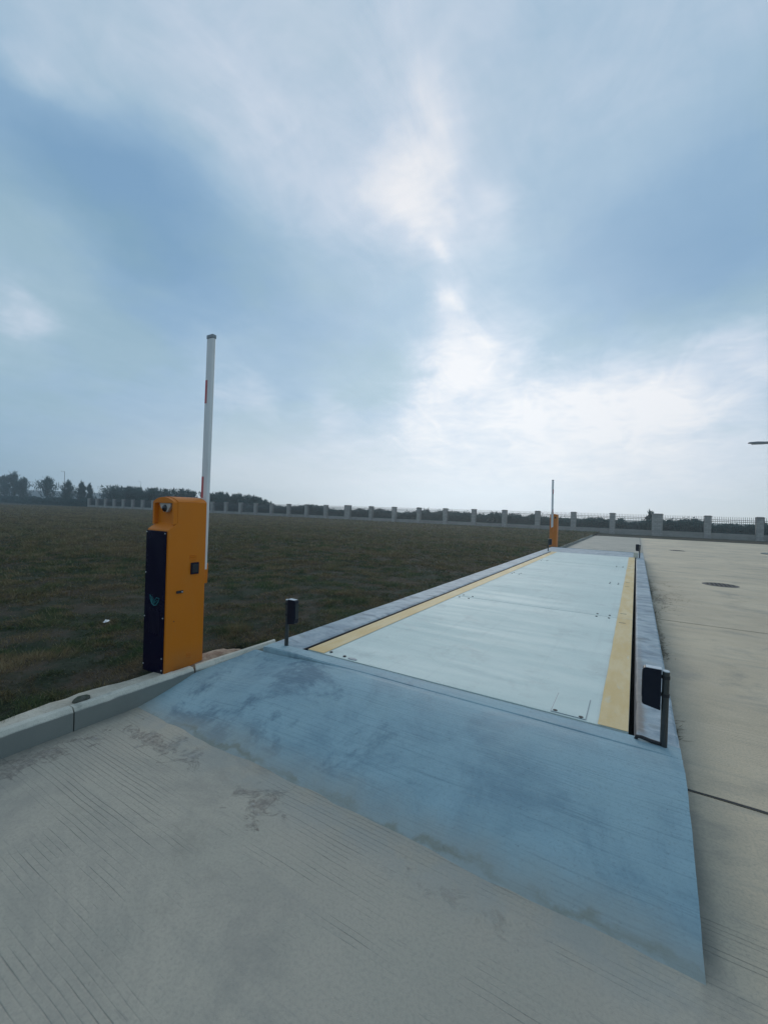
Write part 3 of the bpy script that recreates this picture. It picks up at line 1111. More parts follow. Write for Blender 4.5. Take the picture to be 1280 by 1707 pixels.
# wiggly concrete haunch behind the kerb
pts_in, pts_out = [], []
n_ = 90
for k in range(n_ + 1):
    y = -7.2 + (2.62 + 7.2) * k / n_
    pts_in.append((-4.0, y, .165 + .012 * float(fnoise(y * 3, 2, 2))))
    pts_out.append((-4.215 + .05 * float(fnoise(y * 2.4, 7, 3)), y, .158 + .02 * float(fnoise(y * 4, 5, 2))))
prev = None
for a, b in zip(pts_in, pts_out):
    mid = ((a[0] + b[0]) / 2, a[1], (a[2] + b[2]) / 2 + .008 + .012 * float(fnoise(a[1] * 6, 3, 2)))
    row = [bm.verts.new(a), bm.verts.new(mid), bm.verts.new(b), bm.verts.new((b[0] - .02, b[1], -.1))]
    if prev:
        for k in range(3):
            bm.faces.new((prev[k], row[k], row[k + 1], prev[k + 1]))
    prev = row
bmesh.ops.recalc_face_normals(bm, faces=bm.faces)
link('mortar_bed', bm, M['mortar'], kerb)


# sandy spill by the cabinet
def mound(name, cx, cy, rx, ry, h, z0, mat, n_r=8, n_t=28, seed=0):
    bm_ = bmesh.new()
    cen = bm_.verts.new((cx, cy, z0 + h))
    rings = []
    for i in range(1, n_r + 1):
        t = i / n_r
        ring = []
        for k in range(n_t):
            a_ = 2 * PI * k / n_t
            wob = 1 + .35 * float(fnoise(math.cos(a_) * 1.7 + seed, math.sin(a_) * 1.7 + seed, 3)) * 2
            x, y_ = cx + rx * t * wob * math.cos(a_), cy + ry * t * wob * math.sin(a_)
            ring.append(bm_.verts.new((x, y_, z0 + h * (1 - t ** 2) + .012 * float(fnoise(x * 9, y_ * 9, 2)) - (.03 if i == n_r else 0))))
        rings.append(ring)
    for k in range(n_t):
        bm_.faces.new((cen, rings[0][k], rings[0][(k + 1) % n_t]))
    for a_, b_ in zip(rings, rings[1:]):
        for k in range(n_t):
            bm_.faces.new((a_[k], b_[k], b_[(k + 1) % n_t], a_[(k + 1) % n_t]))
    bmesh.ops.recalc_face_normals(bm_, faces=bm_.faces)
    return link(name, bm_, mat, None, True)


tag(mound('sand_pile', -4.10, 3.16, .16, .36, .05, .150, M['sand'], seed=3), 'pale sandy spill behind the kerb just right of the near orange barrier cabinet', 'sand', kind='stuff')


def pebble(name, loc, s_, mat, label, cat, seed=1):
    bm_ = bmesh.new()
    bmesh.ops.create_icosphere(bm_, subdivisions=2, radius=1)
    for v in bm_.verts:
        k = 1 + .5 * float(fnoise(v.co.x * 1.6 + seed, v.co.y * 1.6 + v.co.z * 1.3, 2))
        v.co = Vector((v.co.x * s_[0] * k, v.co.y * s_[1] * k, v.co.z * s_[2] * k))
    o_ = link(name, bm_, mat, None, True)
    o_.location = loc
    return tag(o_, label, cat)


pebble('stone', (-4.06, 1.80, .178), (.045, .07, .035), M['moss'], 'dark mossy stone lying on the mortar behind the kerb', 'stone', 2)


def crumple(name, loc, s_, label):
    bm_ = bmesh.new()
    n_ = 4
    vs = [[bm_.verts.new((s_ * (i / n_ - .5) * 1.6, s_ * (j / n_ - .5), s_ * .5 * random.random())) for i in range(n_ + 1)] for j in range(n_ + 1)]
    for j in range(n_):
        for i in range(n_):
            bm_.faces.new((vs[j][i], vs[j][i + 1], vs[j + 1][i + 1], vs[j + 1][i]))
    o_ = link(name, bm_, M['paper'])
    o_.location = loc
    o_.rotation_euler.z = random.random() * 3
    return tag(o_, label, 'litter')


crumple('paper_scrap', (-6.45, 3.15, .165), .055, 'white scrap of paper on the lawn left of the near orange barrier')
crumple('paper_scrap', (-3.62, 3.98, .17), .05, 'tiny white scrap on the grass behind the left sensor post')


# ------------------------------------------------------------------ barrier cabinets
def barrier(label, arm_label=None):
    """local: front (black panel) faces -y, origin on the ground under the cabinet; width x, depth y"""
    t = empty('barrier_gate')
    tag(t, label, 'barrier')
    X0, X1 = -.185, .185
    zb = .0
    # body: side profile, panel housing stands forward of the head
    prof = [(-.20, zb), (.235, zb), (.235, 1.765), (-.105, 1.765), (-.105, 1.545), (-.20, 1.475)]
    bm_ = bmesh.new()
    prism(bm_, prof[:3] + [(.235, 1.765)][:0] + prof[3:], 'x', X0, X1, .006)
    body = link('cabinet_body', bm_, M['orange'], t)
    # the head's arched cap, a lens in section
    n_ = 14
    arc = [(X0 + (X1 - X0) * k / n_, 1.765 + .055 * (1 - (2 * k / n_ - 1) ** 2) ** .8) for k in range(n_ + 1)]
    bm_ = bmesh.new()
    prism(bm_, [(X1, 1.7655), (X0, 1.7655)] + arc[1:-1], 'y', -.104, .234)
    cap = link('arched_cap', bm_, M['orange'], t)
    # recessed camera window: frame around a sunk back plate
    fy0, fy1 = -.150, -.1065
    wx0, wx1, wz0, wz1 = X0 + .030, X1 - .030, 1.575, 1.752
    arc2 = [(X0 + .002 + (X1 - X0 - .004) * k / n_, 1.758 + .055 * (1 - (2 * k / n_ - 1) ** 2) ** .8) for k in range(n_ + 1)]
    bm2 = bmesh.new()
    prism(bm2, [(X1 - .002, wz1), (X0 + .002, wz1)] + arc2, 'y', fy0 - .001, fy1)
    link('camera_hood', bm2, M['orange'], t)
    zc = 1.525
    for xa_, xb_ in ((X0 + .002, wx0), (wx1, X1 - .002)):
        bm_ = bmesh.new()
        prism(bm_, [(fy0, zc), (fy1, zc + .02), (fy1, wz1 - .001), (fy0, wz1 - .001)], 'x', xa_, xb_)
        link('frame_side', bm_, M['orange'], t)
    # dome camera hanging in the recess
    bm_ = bmesh.new()
    prism(bm_, [(-.085, wz1 - .004), (.115, wz1 - .004), (.105, wz1 - .04), (.055, wz1 - .095), (-.015, wz1 - .095), (-.065, wz1 - .045)], 'y', -.140, -.108, .004)
    shell = link('camera_shell', bm_, M['camshell'], t)
    bm_ = bmesh.new()
    bmesh.ops.create_uvsphere(bm_, u_segments=20, v_segments=12, radius=.041, matrix=Matrix.Translation((.014, -.126, wz1 - .056)))
    link('lens', bm_, M['lens'], shell, True)
    # black display panel
    bm_ = bmesh.new()
    box(bm_, X0 + .001, X1 - .022, -.212, -.2005, -.006, 1.462, .002)
    pan = link('display_panel', bm_, M['black'], t)
    for sx, sz in [(-.172, 1.445), (.150, 1.440), (-.172, 1.02), (-.172, .56), (.150, .58), (-.172, .06), (.150, .17), (.150, .05)]:
        bm_ = bmesh.new()
        cyl(bm_, (sx, -.2115, sz), (sx, -.216, sz), .0065, seg=10)
        link('screw', bm_, M['screw'], pan)
    # teal emblem: a fan of leaves over a shallow bowl
    bm_ = bmesh.new()
    ex, ez, ey = -.008, .735, -.2135
    def stroke(pts, r_):
        tube(bm_, [(ex + a_ * 1.25, ey, ez + b_ * 1.3) for a_, b_ in pts], [q_ * .72 for q_ in r_], 5)
    stroke([(-.062, .045), (-.052, .010), (-.030, -.022), (0, -.034), (.032, -.026), (.058, .002), (.072, .030)], [.002, .005, .006, .0065, .006, .005, .002])
    stroke([(-.062, .045), (-.040, .030), (-.030, .004), (-.022, -.020)], [.002, .005, .005, .002])
    stroke([(-.020, .034), (-.012, .006), (-.004, -.022)], [.002, .0045, .003])
    stroke([(.006, -.018), (.010, .010), (.030, .030), (.072, .030)], [.003, .0045, .005, .002])
    stroke([(.014, -.012), (.030, .004), (.052, .014)], [.002, .004, .002])
    link('emblem', bm_, M['teal'], pan)
    bm_ = bmesh.new()
    for k in range(9):
        x = -.085 + k * .021
        box(bm_, x - .002, x + .002, -.2135, -.2121, .40 + .01 * (k % 2), .66 - .012 * (k % 3))
    link('dim_characters', bm_, M['faint'], pan)
    # side fittings on +x
    bm_ = bmesh.new()
    box(bm_, X1 + .0005, X1 + .016, .055, .150, 1.000, 1.125, .005, 2)
    kp = link('side_box', bm_, M['black'], t)
    bm_ = bmesh.new()
    box(bm_, X1 + .0165, X1 + .019, .068, .137, 1.018, 1.108, .001)
    link('side_box_face', bm_, M['dark'], kp)
    bm_ = bmesh.new()
    box(bm_, X1 + .0005, X1 + .014, -.100, -.025, .818, .846, .006, 2)
    lk = link('door_lock', bm_, M['dark'], t)
    bm_ = bmesh.new()
    cyl(bm_, (X1 + .013, -.040, .832), (X1 + .0165, -.040, .832), .006, seg=10)
    link('keyhole', bm_, M['screw'], lk)
    bm_ = bmesh.new()
    cyl(bm_, (X1 - .002, -.115, .535), (X1 + .003, -.115, .535), .006, seg=10)
    link('rivet', bm_, M['dark'], t)
    for zz, y0_, y1_ in [(1.205, .045, .125), (1.185, .045, .125), (1.162, .05, .12), (.165, .04, .09), (.145, .035, .10), (.122, .04, .09)]:
        bm_ = bmesh.new()
        prism(bm_, [(X1 - .001, zz), (X1 + .007, zz - .004), (X1 - .001, zz - .010)], 'y', y0_, y1_)
        link('louvre', bm_, M['orange'], t)
    # door seam on the side, a raised lip
    bm_ = bmesh.new()
    box(bm_, X1 + .0002, X1 + .003, -.199, -.188, .01, 1.45)
    link('panel_lip', bm_, M['orange'], t)
    # plinth
    bm_ = bmesh.new()
    box(bm_, X0 + .05, X1 - .03, -.14, .21, -.10, -.002)
    link('plinth', bm_, M['mortar'], t)
    # boom: hub on the back, white boom standing up
    bm_ = bmesh.new()
    cyl(bm_, (-.02, .2345, .98), (-.02, .262, .98), .085, seg=28)
    hub = link('boom_hub', bm_, M['orange'], t)
    bm_ = bmesh.new()
    prism(bm_, [(-.015, .86), (.088, .86), (.098, 1.08), (-.015, 1.13)], 'y', .263, .3395, .004)
    link('boom_clamp', bm_, M['orange'], t)
    # boom leans a touch
    def lean(z):
        return .018 + (z - 1.06) * .014
    bm_ = bmesh.new()
    z0_, z1_ = 1.02, 3.60
    hw, y0_, y1_ = .050, .276, .322
    prof_b = [(-hw, y0_ + .006), (-hw + .006, y0_), (hw - .006, y0_), (hw, y0_ + .006), (hw, y1_ - .006), (hw - .006, y1_), (-hw + .006, y1_), (-hw, y1_ - .006)]
    a_ = [bm_.verts.new((lean(z0_) + x + .035, y, z0_)) for x, y in prof_b]
    b_ = [bm_.verts.new((lean(z1_) + x + .035, y, z1_)) for x, y in prof_b]
    bm_.faces.new(a_)
    bm_.faces.new(b_[::-1])
    for k in range(8):
        bm_.faces.new((a_[k], b_[k], b_[(k + 1) % 8], a_[(k + 1) % 8]))
    bmesh.ops.recalc_face_normals(bm_, faces=bm_.faces)
    boom = link('boom', bm_, M['white'], t)
    for za, zb_ in [(2.88, 3.14), (1.82, 2.06)]:
        for yy in (y0_ - .0015, y1_ + .0015):
            bm_ = bmesh.new()
            c0, c1 = lean(za) + .035, lean(zb_) + .035
            v = [bm_.verts.new(c_) for c_ in ((c0 - .044, yy, za), (c0 - .008, yy, za), (c1 - .008, yy, zb_), (c1 - .044, yy, zb_))]
            bm_.faces.new(v)
            link('red_tape', bm_, M['red'], boom)
    bm_ = bmesh.new()
    ct = lean(3.61) + .035
    box(bm_, ct - hw - .004, ct + hw + .004, y0_ - .004, y1_ + .004, 3.601, 3.645, .008, 2)
    link('boom_cap', bm_, M['grey'], boom)
    # round vent on the back of the head
    bm_ = bmesh.new()
    cyl(bm_, (-.085, .2352, 1.62), (-.085, .245, 1.62), .050, seg=20)
    link('rear_vent', bm_, M['dark'], t)
    return t


near = barrier('tall orange barrier cabinet in the foreground with black display panel and raised white boom')
near.location = (-4.225, 2.735, .145)
farb = copy_tree(near)
farb['label'] = 'small distant orange barrier cabinet with raised boom at the far end of the weighbridge'
farb.location = (-3.80, 24.3, .14)
farb.rotation_euler.z = PI
near['group'] = farb['group'] = 'barriers at the two ends of the weighbridge'


# ------------------------------------------------------------------ infrared sensor posts
def sensor_post(x, y, side, label, conduit=False):
    """side: +1 the housing hangs on +x of the pole"""
    t = empty('sensor_post', (x, y, DZ))
    tag(t, label, 'sensor post', 'sensor posts at the corners of the weighbridge')
    H = .505
    bm_ = bmesh.new()
    cyl(bm_, (0, 0, -.03), (0, 0, H), .0215, seg=24)
    link('pole', bm_, M['pole'], t)
    bm_ = bmesh.new()
    cyl(bm_, (0, 0, H + .0003), (0, 0, H + .006), .0225, .0205, seg=24)
    link('pole_cap', bm_, M['rim'], t)
    bm_ = bmesh.new()
    w0, w1 = .026, .135
    x0, x1 = (w0, w1) if side > 0 else (-w1, -w0)
    zt, zb_ = H + .012, H - .262
    xi, xo = (x0, x1) if side > 0 else (x1, x0)
    r_ = .018
    sgn = 1 if side > 0 else -1
    pts = []
    for k in range(5):
        a_ = PI / 2 * k / 4
        pts.append((xo - sgn * (r_ - r_ * math.sin(a_)), zt - r_ + r_ * math.cos(a_)))
    for k in range(5):
        a_ = PI / 2 * k / 4
        pts.append((xo - sgn * (r_ - r_ * math.cos(a_)), zb_ + .018 + r_ - r_ * math.sin(a_)))
    pts += [(xi, zb_), (xi, zt)]
    prism(bm_, pts, 'y', -.030, .030, .004)
    hs = link('sensor_housing', bm_, M['housing'], t)
    bm_ = bmesh.new()
    prism(bm_, [(xi, zt + .0005), (xo - sgn * r_, zt + .0005), (xo - sgn * r_, zt + .004), (xi, zt + .004)], 'y', -.028, .028)
    link('top_edge', bm_, M['rim'], hs)
    bm_ = bmesh.new()
    box(bm_, min(xo + sgn * .0005, xo + sgn * .003), max(xo + sgn * .0005, xo + sgn * .003), -.022, .022, zb_ + .07, zt - .03, .001)
    link('sensor_window', bm_, M['lens'], hs)
    for zz in (H - .05, H - .17):
        bm_ = bmesh.new()
        cyl(bm_, (0, 0, zz), (0, 0, zz + .022), .0245, seg=24)
        box(bm_, min(0, xi), max(0, xi), -.010, .010, zz + .002, zz + .020)
        link('clamp_band', bm_, M['dark'], t)
    if conduit:
        bm_ = bmesh.new()
        tube(bm_, [(-.165, .005, -.10), (-.163, .004, -.01), (-.155, .003, .018), (-.130, .002, .020), (-.075, -.006, .014), (-.020, -.010, .012)], .0125, 10)
        link('conduit', bm_, M['dark'], t)
    return t


sensor_post(.205, 3.44, -1, 'black sensor box on a round post beside the right yellow stripe, nearest the camera', True)
sensor_post(-3.28, 3.47, 1, 'dark sensor post at the near left corner, between lawn and ramp')
sensor_post(-3.20, 19.15, 1, 'small dark sensor post in front of the distant orange barrier')
fr_ = sensor_post(.15, 18.98, -1, 'small dark sensor post with pale block at the far right corner of the deck')
bm = bmesh.new()
box(bm, -.20, -.045, -.14, -.05, .0, .20, .006)
link('concrete_block', bm, M['kerb'], fr_)

# ------------------------------------------------------------------ perimeter fence
FY = 54.0
fence = empty('perimeter_fence', (0, FY, 0))
tag(fence, 'long stone-pillared fence with dark spiked railings behind the lawn', 'fence')
PH, PWID = 2.33, .56
px_list = [(-120.9 + 4.055 * k, PWID) for k in range(0, 21)]
px_list = []
x = -38.94
px_list.append((x, .98))
for k in range(1, 11):
    px_list.append((x + .30 + 4.065 * k - .02 * 0, PWID))
x2 = -38.94 + .30 + 4.065 * 10 + 4.36
px_list = [(-38.94, .98)] + [(-38.94 + .33 + 4.035 * k, PWID) for k in range(1, 10)] + [(1.94, .98)]
px_list += [(1.94 + .28 + 4.05 * k, PWID) for k in range(1, 7)]
k = 1
while -38.94 - .33 - 4.065 * k > -121.5:
    px_list.append((-38.94 - .33 - 4.065 * k, PWID))
    k += 1
px_list.sort()


def pillar_mesh(wd_, h):
    bm_ = bmesh.new()
    box(bm_, -wd_ / 2, wd_ / 2, -.28, .28, -.35, h - .10, .012)
    return bm_


def cap_mesh(wd_, h):
    bm_ = bmesh.new()
    box(bm_, -wd_ / 2 - .05, wd_ / 2 + .05, -.33, .33, h - .0995, h - .02, .012)
    prism(bm_, [(-wd_ / 2 - .02, h - .0195), (wd_ / 2 + .02, h - .0195), (wd_ / 2 - .06, h + .03), (-wd_ / 2 + .06, h + .03)], 'y', -.27, .27)
    return bm_


cache = {}
for x, wd_ in px_list:
    h = PH + (.06 if wd_ > .8 else 0)
    if wd_ not in cache:
        a_ = link('pillar', pillar_mesh(wd_, h), M['stone'], fence)
        b_ = link('pillar_cap', cap_mesh(wd_, h), M['plaster'], a_)
        cache[wd_] = (a_, b_)
        a_.location.x = x
    else:
        a0, b0 = cache[wd_]
        a_ = a0.copy()
        C.objects.link(a_)
        a_.parent = fence
        a_.location.x = x
        b_ = b0.copy()
        C.objects.link(b_)
        b_.parent = a_
bar_cache = {}
for (xa, wa), (xb, wb) in zip(px_list, px_list[1:]):
    x0, x1 = xa + wa / 2, xb - wb / 2
    L = round(x1 - x0, 2)
    key = L
    if key not in bar_cache:
        bm_ = bmesh.new()
        box(bm_, .002, L - .002, -.12, .12, -.35, .60, .01)
        wl = bpy.data.meshes.new('low_wall')
        bm_.to_mesh(wl); bm_.free(); wl.materials.append(M['plaster'])
        bm_ = bmesh.new()
        box(bm_, .002, L - .002, -.020, .020, 1.93, 1.975)
        ra = bpy.data.meshes.new('rail')
        bm_.to_mesh(ra); bm_.free(); ra.materials.append(M['rail'])
        bm_ = bmesh.new()
        nb_ = int(L / .145)
        for k in range(nb_):
            x = (k + .5) * L / nb_
            box(bm_, x - .014, x + .014, -.014, .014, .66, 2.22)
            cyl(bm_, (x, 0, 2.2195), (x, 0, 2.31), .018, .002, seg=4)
        ba = bpy.data.meshes.new('railing_bars')
        bm_.to_mesh(ba); bm_.free(); ba.materials.append(M['rail'])
        bar_cache[key] = (wl, ra, ba)
    wl, ra, ba = bar_cache[key]
    for nm, me, dz in (('low_wall', wl, 0), ('rail', ra, 0), ('rail', ra, -.17), ('rail', ra, -1.26), ('railing_bars', ba, 0)):
        o = bpy.data.objects.new(nm, me)
        C.objects.link(o)
        o.parent = fence
        o.location = (x0, 0, dz)
        if nm == 'railing_bars':
            o['kind'] = 'stuff'

# ------------------------------------------------------------------ plants behind the fence
def leaf_tris(cen, size, up=.3, elong=1.8):
    n_ = len(cen)
    d_ = rng.normal(size=(n_, 3))
    d_[:, 2] = np.abs(d_[:, 2]) * (1 + up)
    d_ /= np.linalg.norm(d_, axis=1, keepdims=True)
    e_ = np.cross(d_, rng.normal(size=(n_, 3)))
    e_ /= np.linalg.norm(e_, axis=1, keepdims=True)
    s_ = (size * rng.uniform(.6, 1.4, n_))[:, None]
    v = np.stack([cen - e_ * s_ * .5, cen + e_ * s_ * .5, cen + d_ * s_ * elong], 1).reshape(-1, 3)
    return v, np.arange(3 * n_).reshape(-1, 3)


def hedge(name, x0, x1, y0, y1, hfun, n_, size, label, mat):
    x = rng.uniform(x0, x1, n_)
    y = rng.uniform(y0, y1, n_)
    h_ = hfun(x) * (1 - .25 * ((y - (y0 + y1) / 2) / ((y1 - y0) / 2)) ** 2)
    z = h_ * rng.random(n_) ** .6
    z += np.where(rng.random(n_) < .02, rng.uniform(0, .45, n_), 0)
    v, t = leaf_tris(np.stack([x, y, z - .1], -1), size)
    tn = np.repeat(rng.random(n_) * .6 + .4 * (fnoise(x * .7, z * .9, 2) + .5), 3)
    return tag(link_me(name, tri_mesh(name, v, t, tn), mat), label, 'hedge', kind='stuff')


hedge('hedge', -64, 28, 55.0, 57.6, lambda x: 1.72 + .75 * vnoise(x * .55, x * 0 + 3) + .35 * vnoise(x * 1.9, x * 0 + 8) + .35 * np.exp(-((x + 54) / 9) ** 2),
      90000, .13, 'dark bushy hedge growing behind the railings', M['hedge'])
hedge('shrub_thicket', -215, -64, 56.0, 60.5, lambda x: 2.4 + 1.3 * vnoise(x * .3, x * 0 + 1) + .8 * vnoise(x * 1.1, x * 0 + 5) + np.where(x < -122, -.5, 0),
      75000, .20, 'dark thicket of low shrubs under the trees on the left', M['leaf'])


def feathery_tree(px, py_top, Y, wpx, label, group=None, shape='cone', name='feathery_tree', nl=1500):
    d_ = look_dir(px, py_top)
    k = Y / d_.y
    X, top = d_.x * k, CAM_H + d_.z * k
    dl = look_dir(px - wpx / 2, py_top)
    dr = look_dir(px + wpx / 2, py_top)
    rad_ = abs(dr.x * Y / dr.y - dl.x * Y / dl.y) / 2 * (.58 if shape == 'cone' else .72)
    t = empty(name, (X, Y, 0))
    tag(t, label, 'tree', group)
    bm_ = bmesh.new()
    wob = [(random.uniform(-.08, .08) * i, random.uniform(-.08, .08) * i) for i in range(6)]
    tube(bm_, [(wob[i][0], wob[i][1], -.3 + (top * .95 + .3) * i / 5) for i in range(6)], [top * .022 * (1 - .15 * i) for i in range(6)], 7)
    limbs = []
    nlimb = 34 if shape == 'cone' else 22
    for i in range(nlimb):
        u = (.04 if shape == 'cone' else .12) + .90 * (i + random.random()) / nlimb
        a_ = random.uniform(0, 2 * PI)
        if shape == 'cone':
            R = rad_ * max(.06, (1.0 - u)) ** .85 * random.uniform(.55, 1.25)
        else:
            R = rad_ * (.75 + .4 * math.sin(u * PI)) * random.uniform(.5, 1.1)
        rise = R * (1.25 if shape == 'cone' else .7) + .35
        z0_ = top * u * (.86 if shape == 'cone' else .72)
        p0 = Vector((0, 0, z0_))
        p1 = Vector((R * math.cos(a_), R * math.sin(a_), min(z0_ + rise, top * .985)))
        if shape != 'cone':
            p1.z = min(top * random.uniform(.55, 1.0), z0_ + rise * 1.6)
        limbs.append((p0, p1))
    for p0, p1 in limbs[::2]:
        tube(bm_, [p0, p0.lerp(p1, .5) + Vector((0, 0, .05)), p1], [top * .006, top * .004, top * .002], 4)
    link('trunk', bm_, M['bark'], t)
    cs = []
    per = nl // nlimb
    for p0, p1 in limbs:
        tt = rng.random(per) ** .7
        c_ = np.array(p0)[None] + (np.array(p1) - np.array(p0))[None] * tt[:, None]
        c_ += rng.normal(size=(per, 3)) * ((rad_ * .08 if shape == 'cone' else rad_ * .13) + .05)
        cs.append(c_)
    # leader tip
    tip_n = per
    c_ = np.zeros((tip_n, 3))
    c_[:, 2] = top * rng.uniform(.78, .985, tip_n)
    c_[:, :2] += rng.normal(size=(tip_n, 2)) * rad_ * .10
    cs.append(c_)
    cs = np.concatenate(cs)
    cs[:, 2] = np.clip(cs[:, 2], .2, top * .99)
    v, tr_ = leaf_tris(cs, (.12 if shape == 'cone' else .16) + rad_ * .018, up=2.6 if shape == 'cone' else 1.4, elong=4.6 if shape == 'cone' else 2.8)
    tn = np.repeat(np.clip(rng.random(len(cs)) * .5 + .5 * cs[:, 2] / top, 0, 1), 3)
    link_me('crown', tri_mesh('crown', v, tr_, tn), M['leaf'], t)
    return t


TREES = [
    (9, 792, 62, 26, 'feathery dark tree cut by the left edge of the photograph', 'cone'),
    (24, 786, 61, 26, 'tallest feathery tree, second from the left edge', 'cone'),
    (40, 796, 61, 22, 'narrow feathery tree, third from the left edge', 'cone'),
    (80, 795, 60, 32, 'broad lone conical tree left of the distant lamp pole', 'cone'),
    (115, 801, 60, 22, 'slim conical tree just right of the distant lamp pole', 'cone'),
    (138, 803, 60, 18, 'slim pointed tree beside the left end of the fence', 'cone'),
    (150, 806, 61, 14, 'thin spindly tree directly behind the first fence pillar', 'cone'),
    (188, 812, 59, 36, 'rounded bushy tree behind the fence, first one right of the fence end', 'round'),
    (217, 812, 59, 26, 'bushy tree in the middle of the three left of the orange cabinet', 'round'),
    (234, 814, 60, 24, 'small bushy tree close left of the orange cabinet, behind the fence', 'round'),
    (258, 815, 59, 26, 'bushy tree whose crown shows directly above the left shoulder of the orange cabinet', 'round'),
    (277, 816, 60, 24, 'bushy tree peeking over the top of the orange cabinet', 'round'),
    (303, 816, 61, 22, 'flat-topped dense tree above the orange cabinet near the boom', 'round'),
    (321, 819, 60, 14, 'small tree seen between the orange cabinet and its white boom', 'round'),
]
for px, py_, Y, wp, lb, sh in TREES:
    feathery_tree(px, py_, Y, wp, lb, None, sh, 'feathery_tree' if sh == 'cone' else 'bushy_tree', 1700)
row = [(346, 822), (357, 824), (368, 822), (379, 825), (390, 825), (401, 825), (411, 827), (422, 828), (433, 831), (443, 835)]
for i, (px, py_) in enumerate(row):
    lb = 'dark tree in the dense row right of the white boom, between its two end trees'
    if i == 0:
        lb = 'dark bushy tree next to the white boom, left end of the dense row'
    elif i == len(row) - 1:
        lb = 'lowest dark tree at the right end of the dense row right of the boom'
    feathery_tree(px, py_, 59 + (i % 3) * .8, 20, lb, 'trees in the dense row right of the white boom', 'round', 'bushy_tree', 1300)
feathery_tree(1083, 852, 58, 16, 'twiggy sapling rising above the railings left of the wide pillar', None, 'round', 'sapling', 240)
feathery_tree(712, 850, 58, 14, 'tiny sapling tip above the railings left of the white far boom', None, 'round', 'sapling', 160)

# ------------------------------------------------------------------ far ridge behind the trees
bm = bmesh.new()
n_ = 80
prev = None
for k in range(n_ + 1):
    a_ = rad(-88 + 46 * k / n_)
    D = 345.0
    t = k / n_
    h = 7.2 * (1 - max(0, (t - .55) / .45) ** 1.5) + .5 * float(fnoise(t * 9, 2, 3))
    row_ = []
    for f_, hh in ((1.0, -1.0), (1.02, h * .7), (1.06, h), (1.16, h * .8), (1.2, -1.0)):
        row_.append(bm.verts.new((D * f_ * math.sin(a_), D * f_ * math.cos(a_), hh)))
    if prev:
        for i in range(4):
            bm.faces.new((prev[i], row_[i], row_[i + 1], prev[i + 1]))
    prev = row_
bmesh.ops.recalc_face_normals(bm, faces=bm.faces)
tag(link('hills', bm, M['hill'], None, True), 'low hazy ridge on the horizon behind the left trees', kind='structure')


# ------------------------------------------------------------------ street lamps
def street_lamp(px, py, Y, side, label, reach=1.8, thick=.07, group='street lamps'):
    d_ = look_dir(px, py)
    k = Y / d_.y
    X, Z = d_.x * k, CAM_H + d_.z * k
    t = empty('street_lamp', (X, Y, 0))
    tag(t, label, 'street lamp')
    bm_ = bmesh.new()
    cyl(bm_, (0, 0, -.3), (0, 0, Z), thick * 1.5, thick, seg=14)
    link('pole', bm_, M['galv'], t)
    bm_ = bmesh.new()
    cyl(bm_, (0, 0, 0), (0, 0, .6), thick * 2.2, thick * 2.2, seg=14)
    link('pole_base', bm_, M['galv'], t)
    bm_ = bmesh.new()
    tube(bm_, [(0, 0, Z - .15), (side * reach * .3, 0, Z + .02), (side * reach, 0, Z + .14)], thick * .6, 8)
    link('arm', bm_, M['galv'], t)
    bm_ = bmesh.new()
    x0 = side * reach
    pts = [(x0 - side * .10, Z + .10), (x0 + side * .05, Z + .22), (x0 + side * .55, Z + .25), (x0 + side * .95, Z + .22), (x0 + side * .95, Z + .17), (x0 + side * .5, Z + .10)]
    prism(bm_, pts, 'y', -.14, .14, .01)
    hd_ = link('lamp_head', bm_, M['lamp'], t)
    bm_ = bmesh.new()
    box(bm_, min(x0 + side * .2, x0 + side * .8), max(x0 + side * .2, x0 + side * .8), -.10, .10, Z + .085, Z + .105)
    link('diffuser', bm_, M['rim'], hd_)
    return t


street_lamp(1317, 741, 34, -1, 'street lamp head reaching in at the right edge of the photograph', 1.0)
street_lamp(108.5, 786, 78, -1, 'thin distant street lamp rising between the left trees', 2.0, .10)
street_lamp(235.5, 803, 120, -1, 'very faint thin lamp pole far behind the fence, left of the orange cabinet', 1.2, .08)

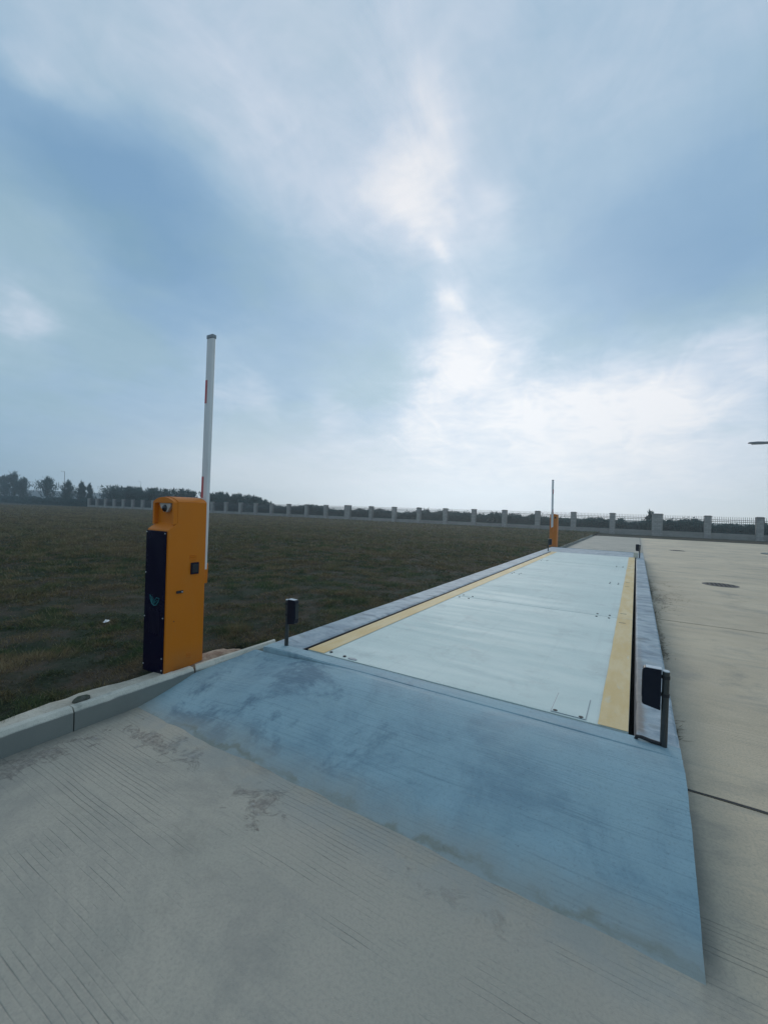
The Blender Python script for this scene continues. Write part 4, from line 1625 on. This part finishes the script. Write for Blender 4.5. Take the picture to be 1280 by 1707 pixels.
# ------------------------------------------------------------------ weeds along the rim
NW = 5200
n1_ = 3600
y = np.concatenate([rng.uniform(4.4, 16.5, n1_), rng.normal(12.9, 1.2, NW - n1_)])
xw = .312 + np.abs(rng.normal(0, .05, NW)) + np.where(np.arange(NW) >= n1_, np.abs(rng.normal(0, .30, NW)), 0)
kk = rng.random(NW) < np.clip(.30 + 1.7 * vnoise(y * 1.1, y * 0 + 2), 0, 1)
kk[n1_:] = rng.random(NW - n1_) < np.clip(.5 + 1.5 * fnoise(y[n1_:] * 2.1, xw[n1_:] * 5, 2), 0, 1)
y, xw = y[kk], xw[kk]
nW = len(y)
a_ = rng.normal(.9, .7, nW)
l_ = rng.uniform(.03, .11, nW)
w_ = rng.uniform(.0025, .005, nW)
cen = np.stack([xw, y, rng.uniform(.001, .012, nW)], -1)
dv = np.stack([np.cos(a_), np.sin(a_), rng.uniform(-.02, .12, nW)], -1)
sv = np.stack([-np.sin(a_), np.cos(a_), 0 * a_], -1)
v = np.stack([cen - sv * w_[:, None], cen + sv * w_[:, None], cen + dv * l_[:, None]], 1).reshape(-1, 3)
v[:, 2] = np.maximum(v[:, 2], .001)
tag(link_me('weeds', tri_mesh('weeds', v, np.arange(3 * nW).reshape(-1, 3), np.repeat(rng.random(nW), 3)), M['weed']), 'scattered dry weeds and grass wisps along the foot of the right rim', 'weeds', kind='stuff')

# ------------------------------------------------------------------ haze
bm = bmesh.new()
box(bm, -450, 450, -450, 450, GROUND_Z - 1.0, 22.0)
hm = bpy.data.materials.new('sea_haze')
hm.use_nodes = True
hn = hm.node_tree
hn.nodes.clear()
ho = hn.nodes.new('ShaderNodeOutputMaterial')
hv = hn.nodes.new('ShaderNodeVolumePrincipled')
hv.inputs['Color'].default_value = (.82, .93, 1.0, 1)
hv.inputs['Density'].default_value = HAZE
hv.inputs['Anisotropy'].default_value = .75
hn.links.new(hv.outputs[0], ho.inputs['Volume'])
tag(link('haze', bm, hm), 'thin pale blue sea haze over the whole place', kind='stuff')

print('objects', len(bpy.data.objects), 'tris approx', sum(len(m_.polygons) for m_ in bpy.data.meshes))
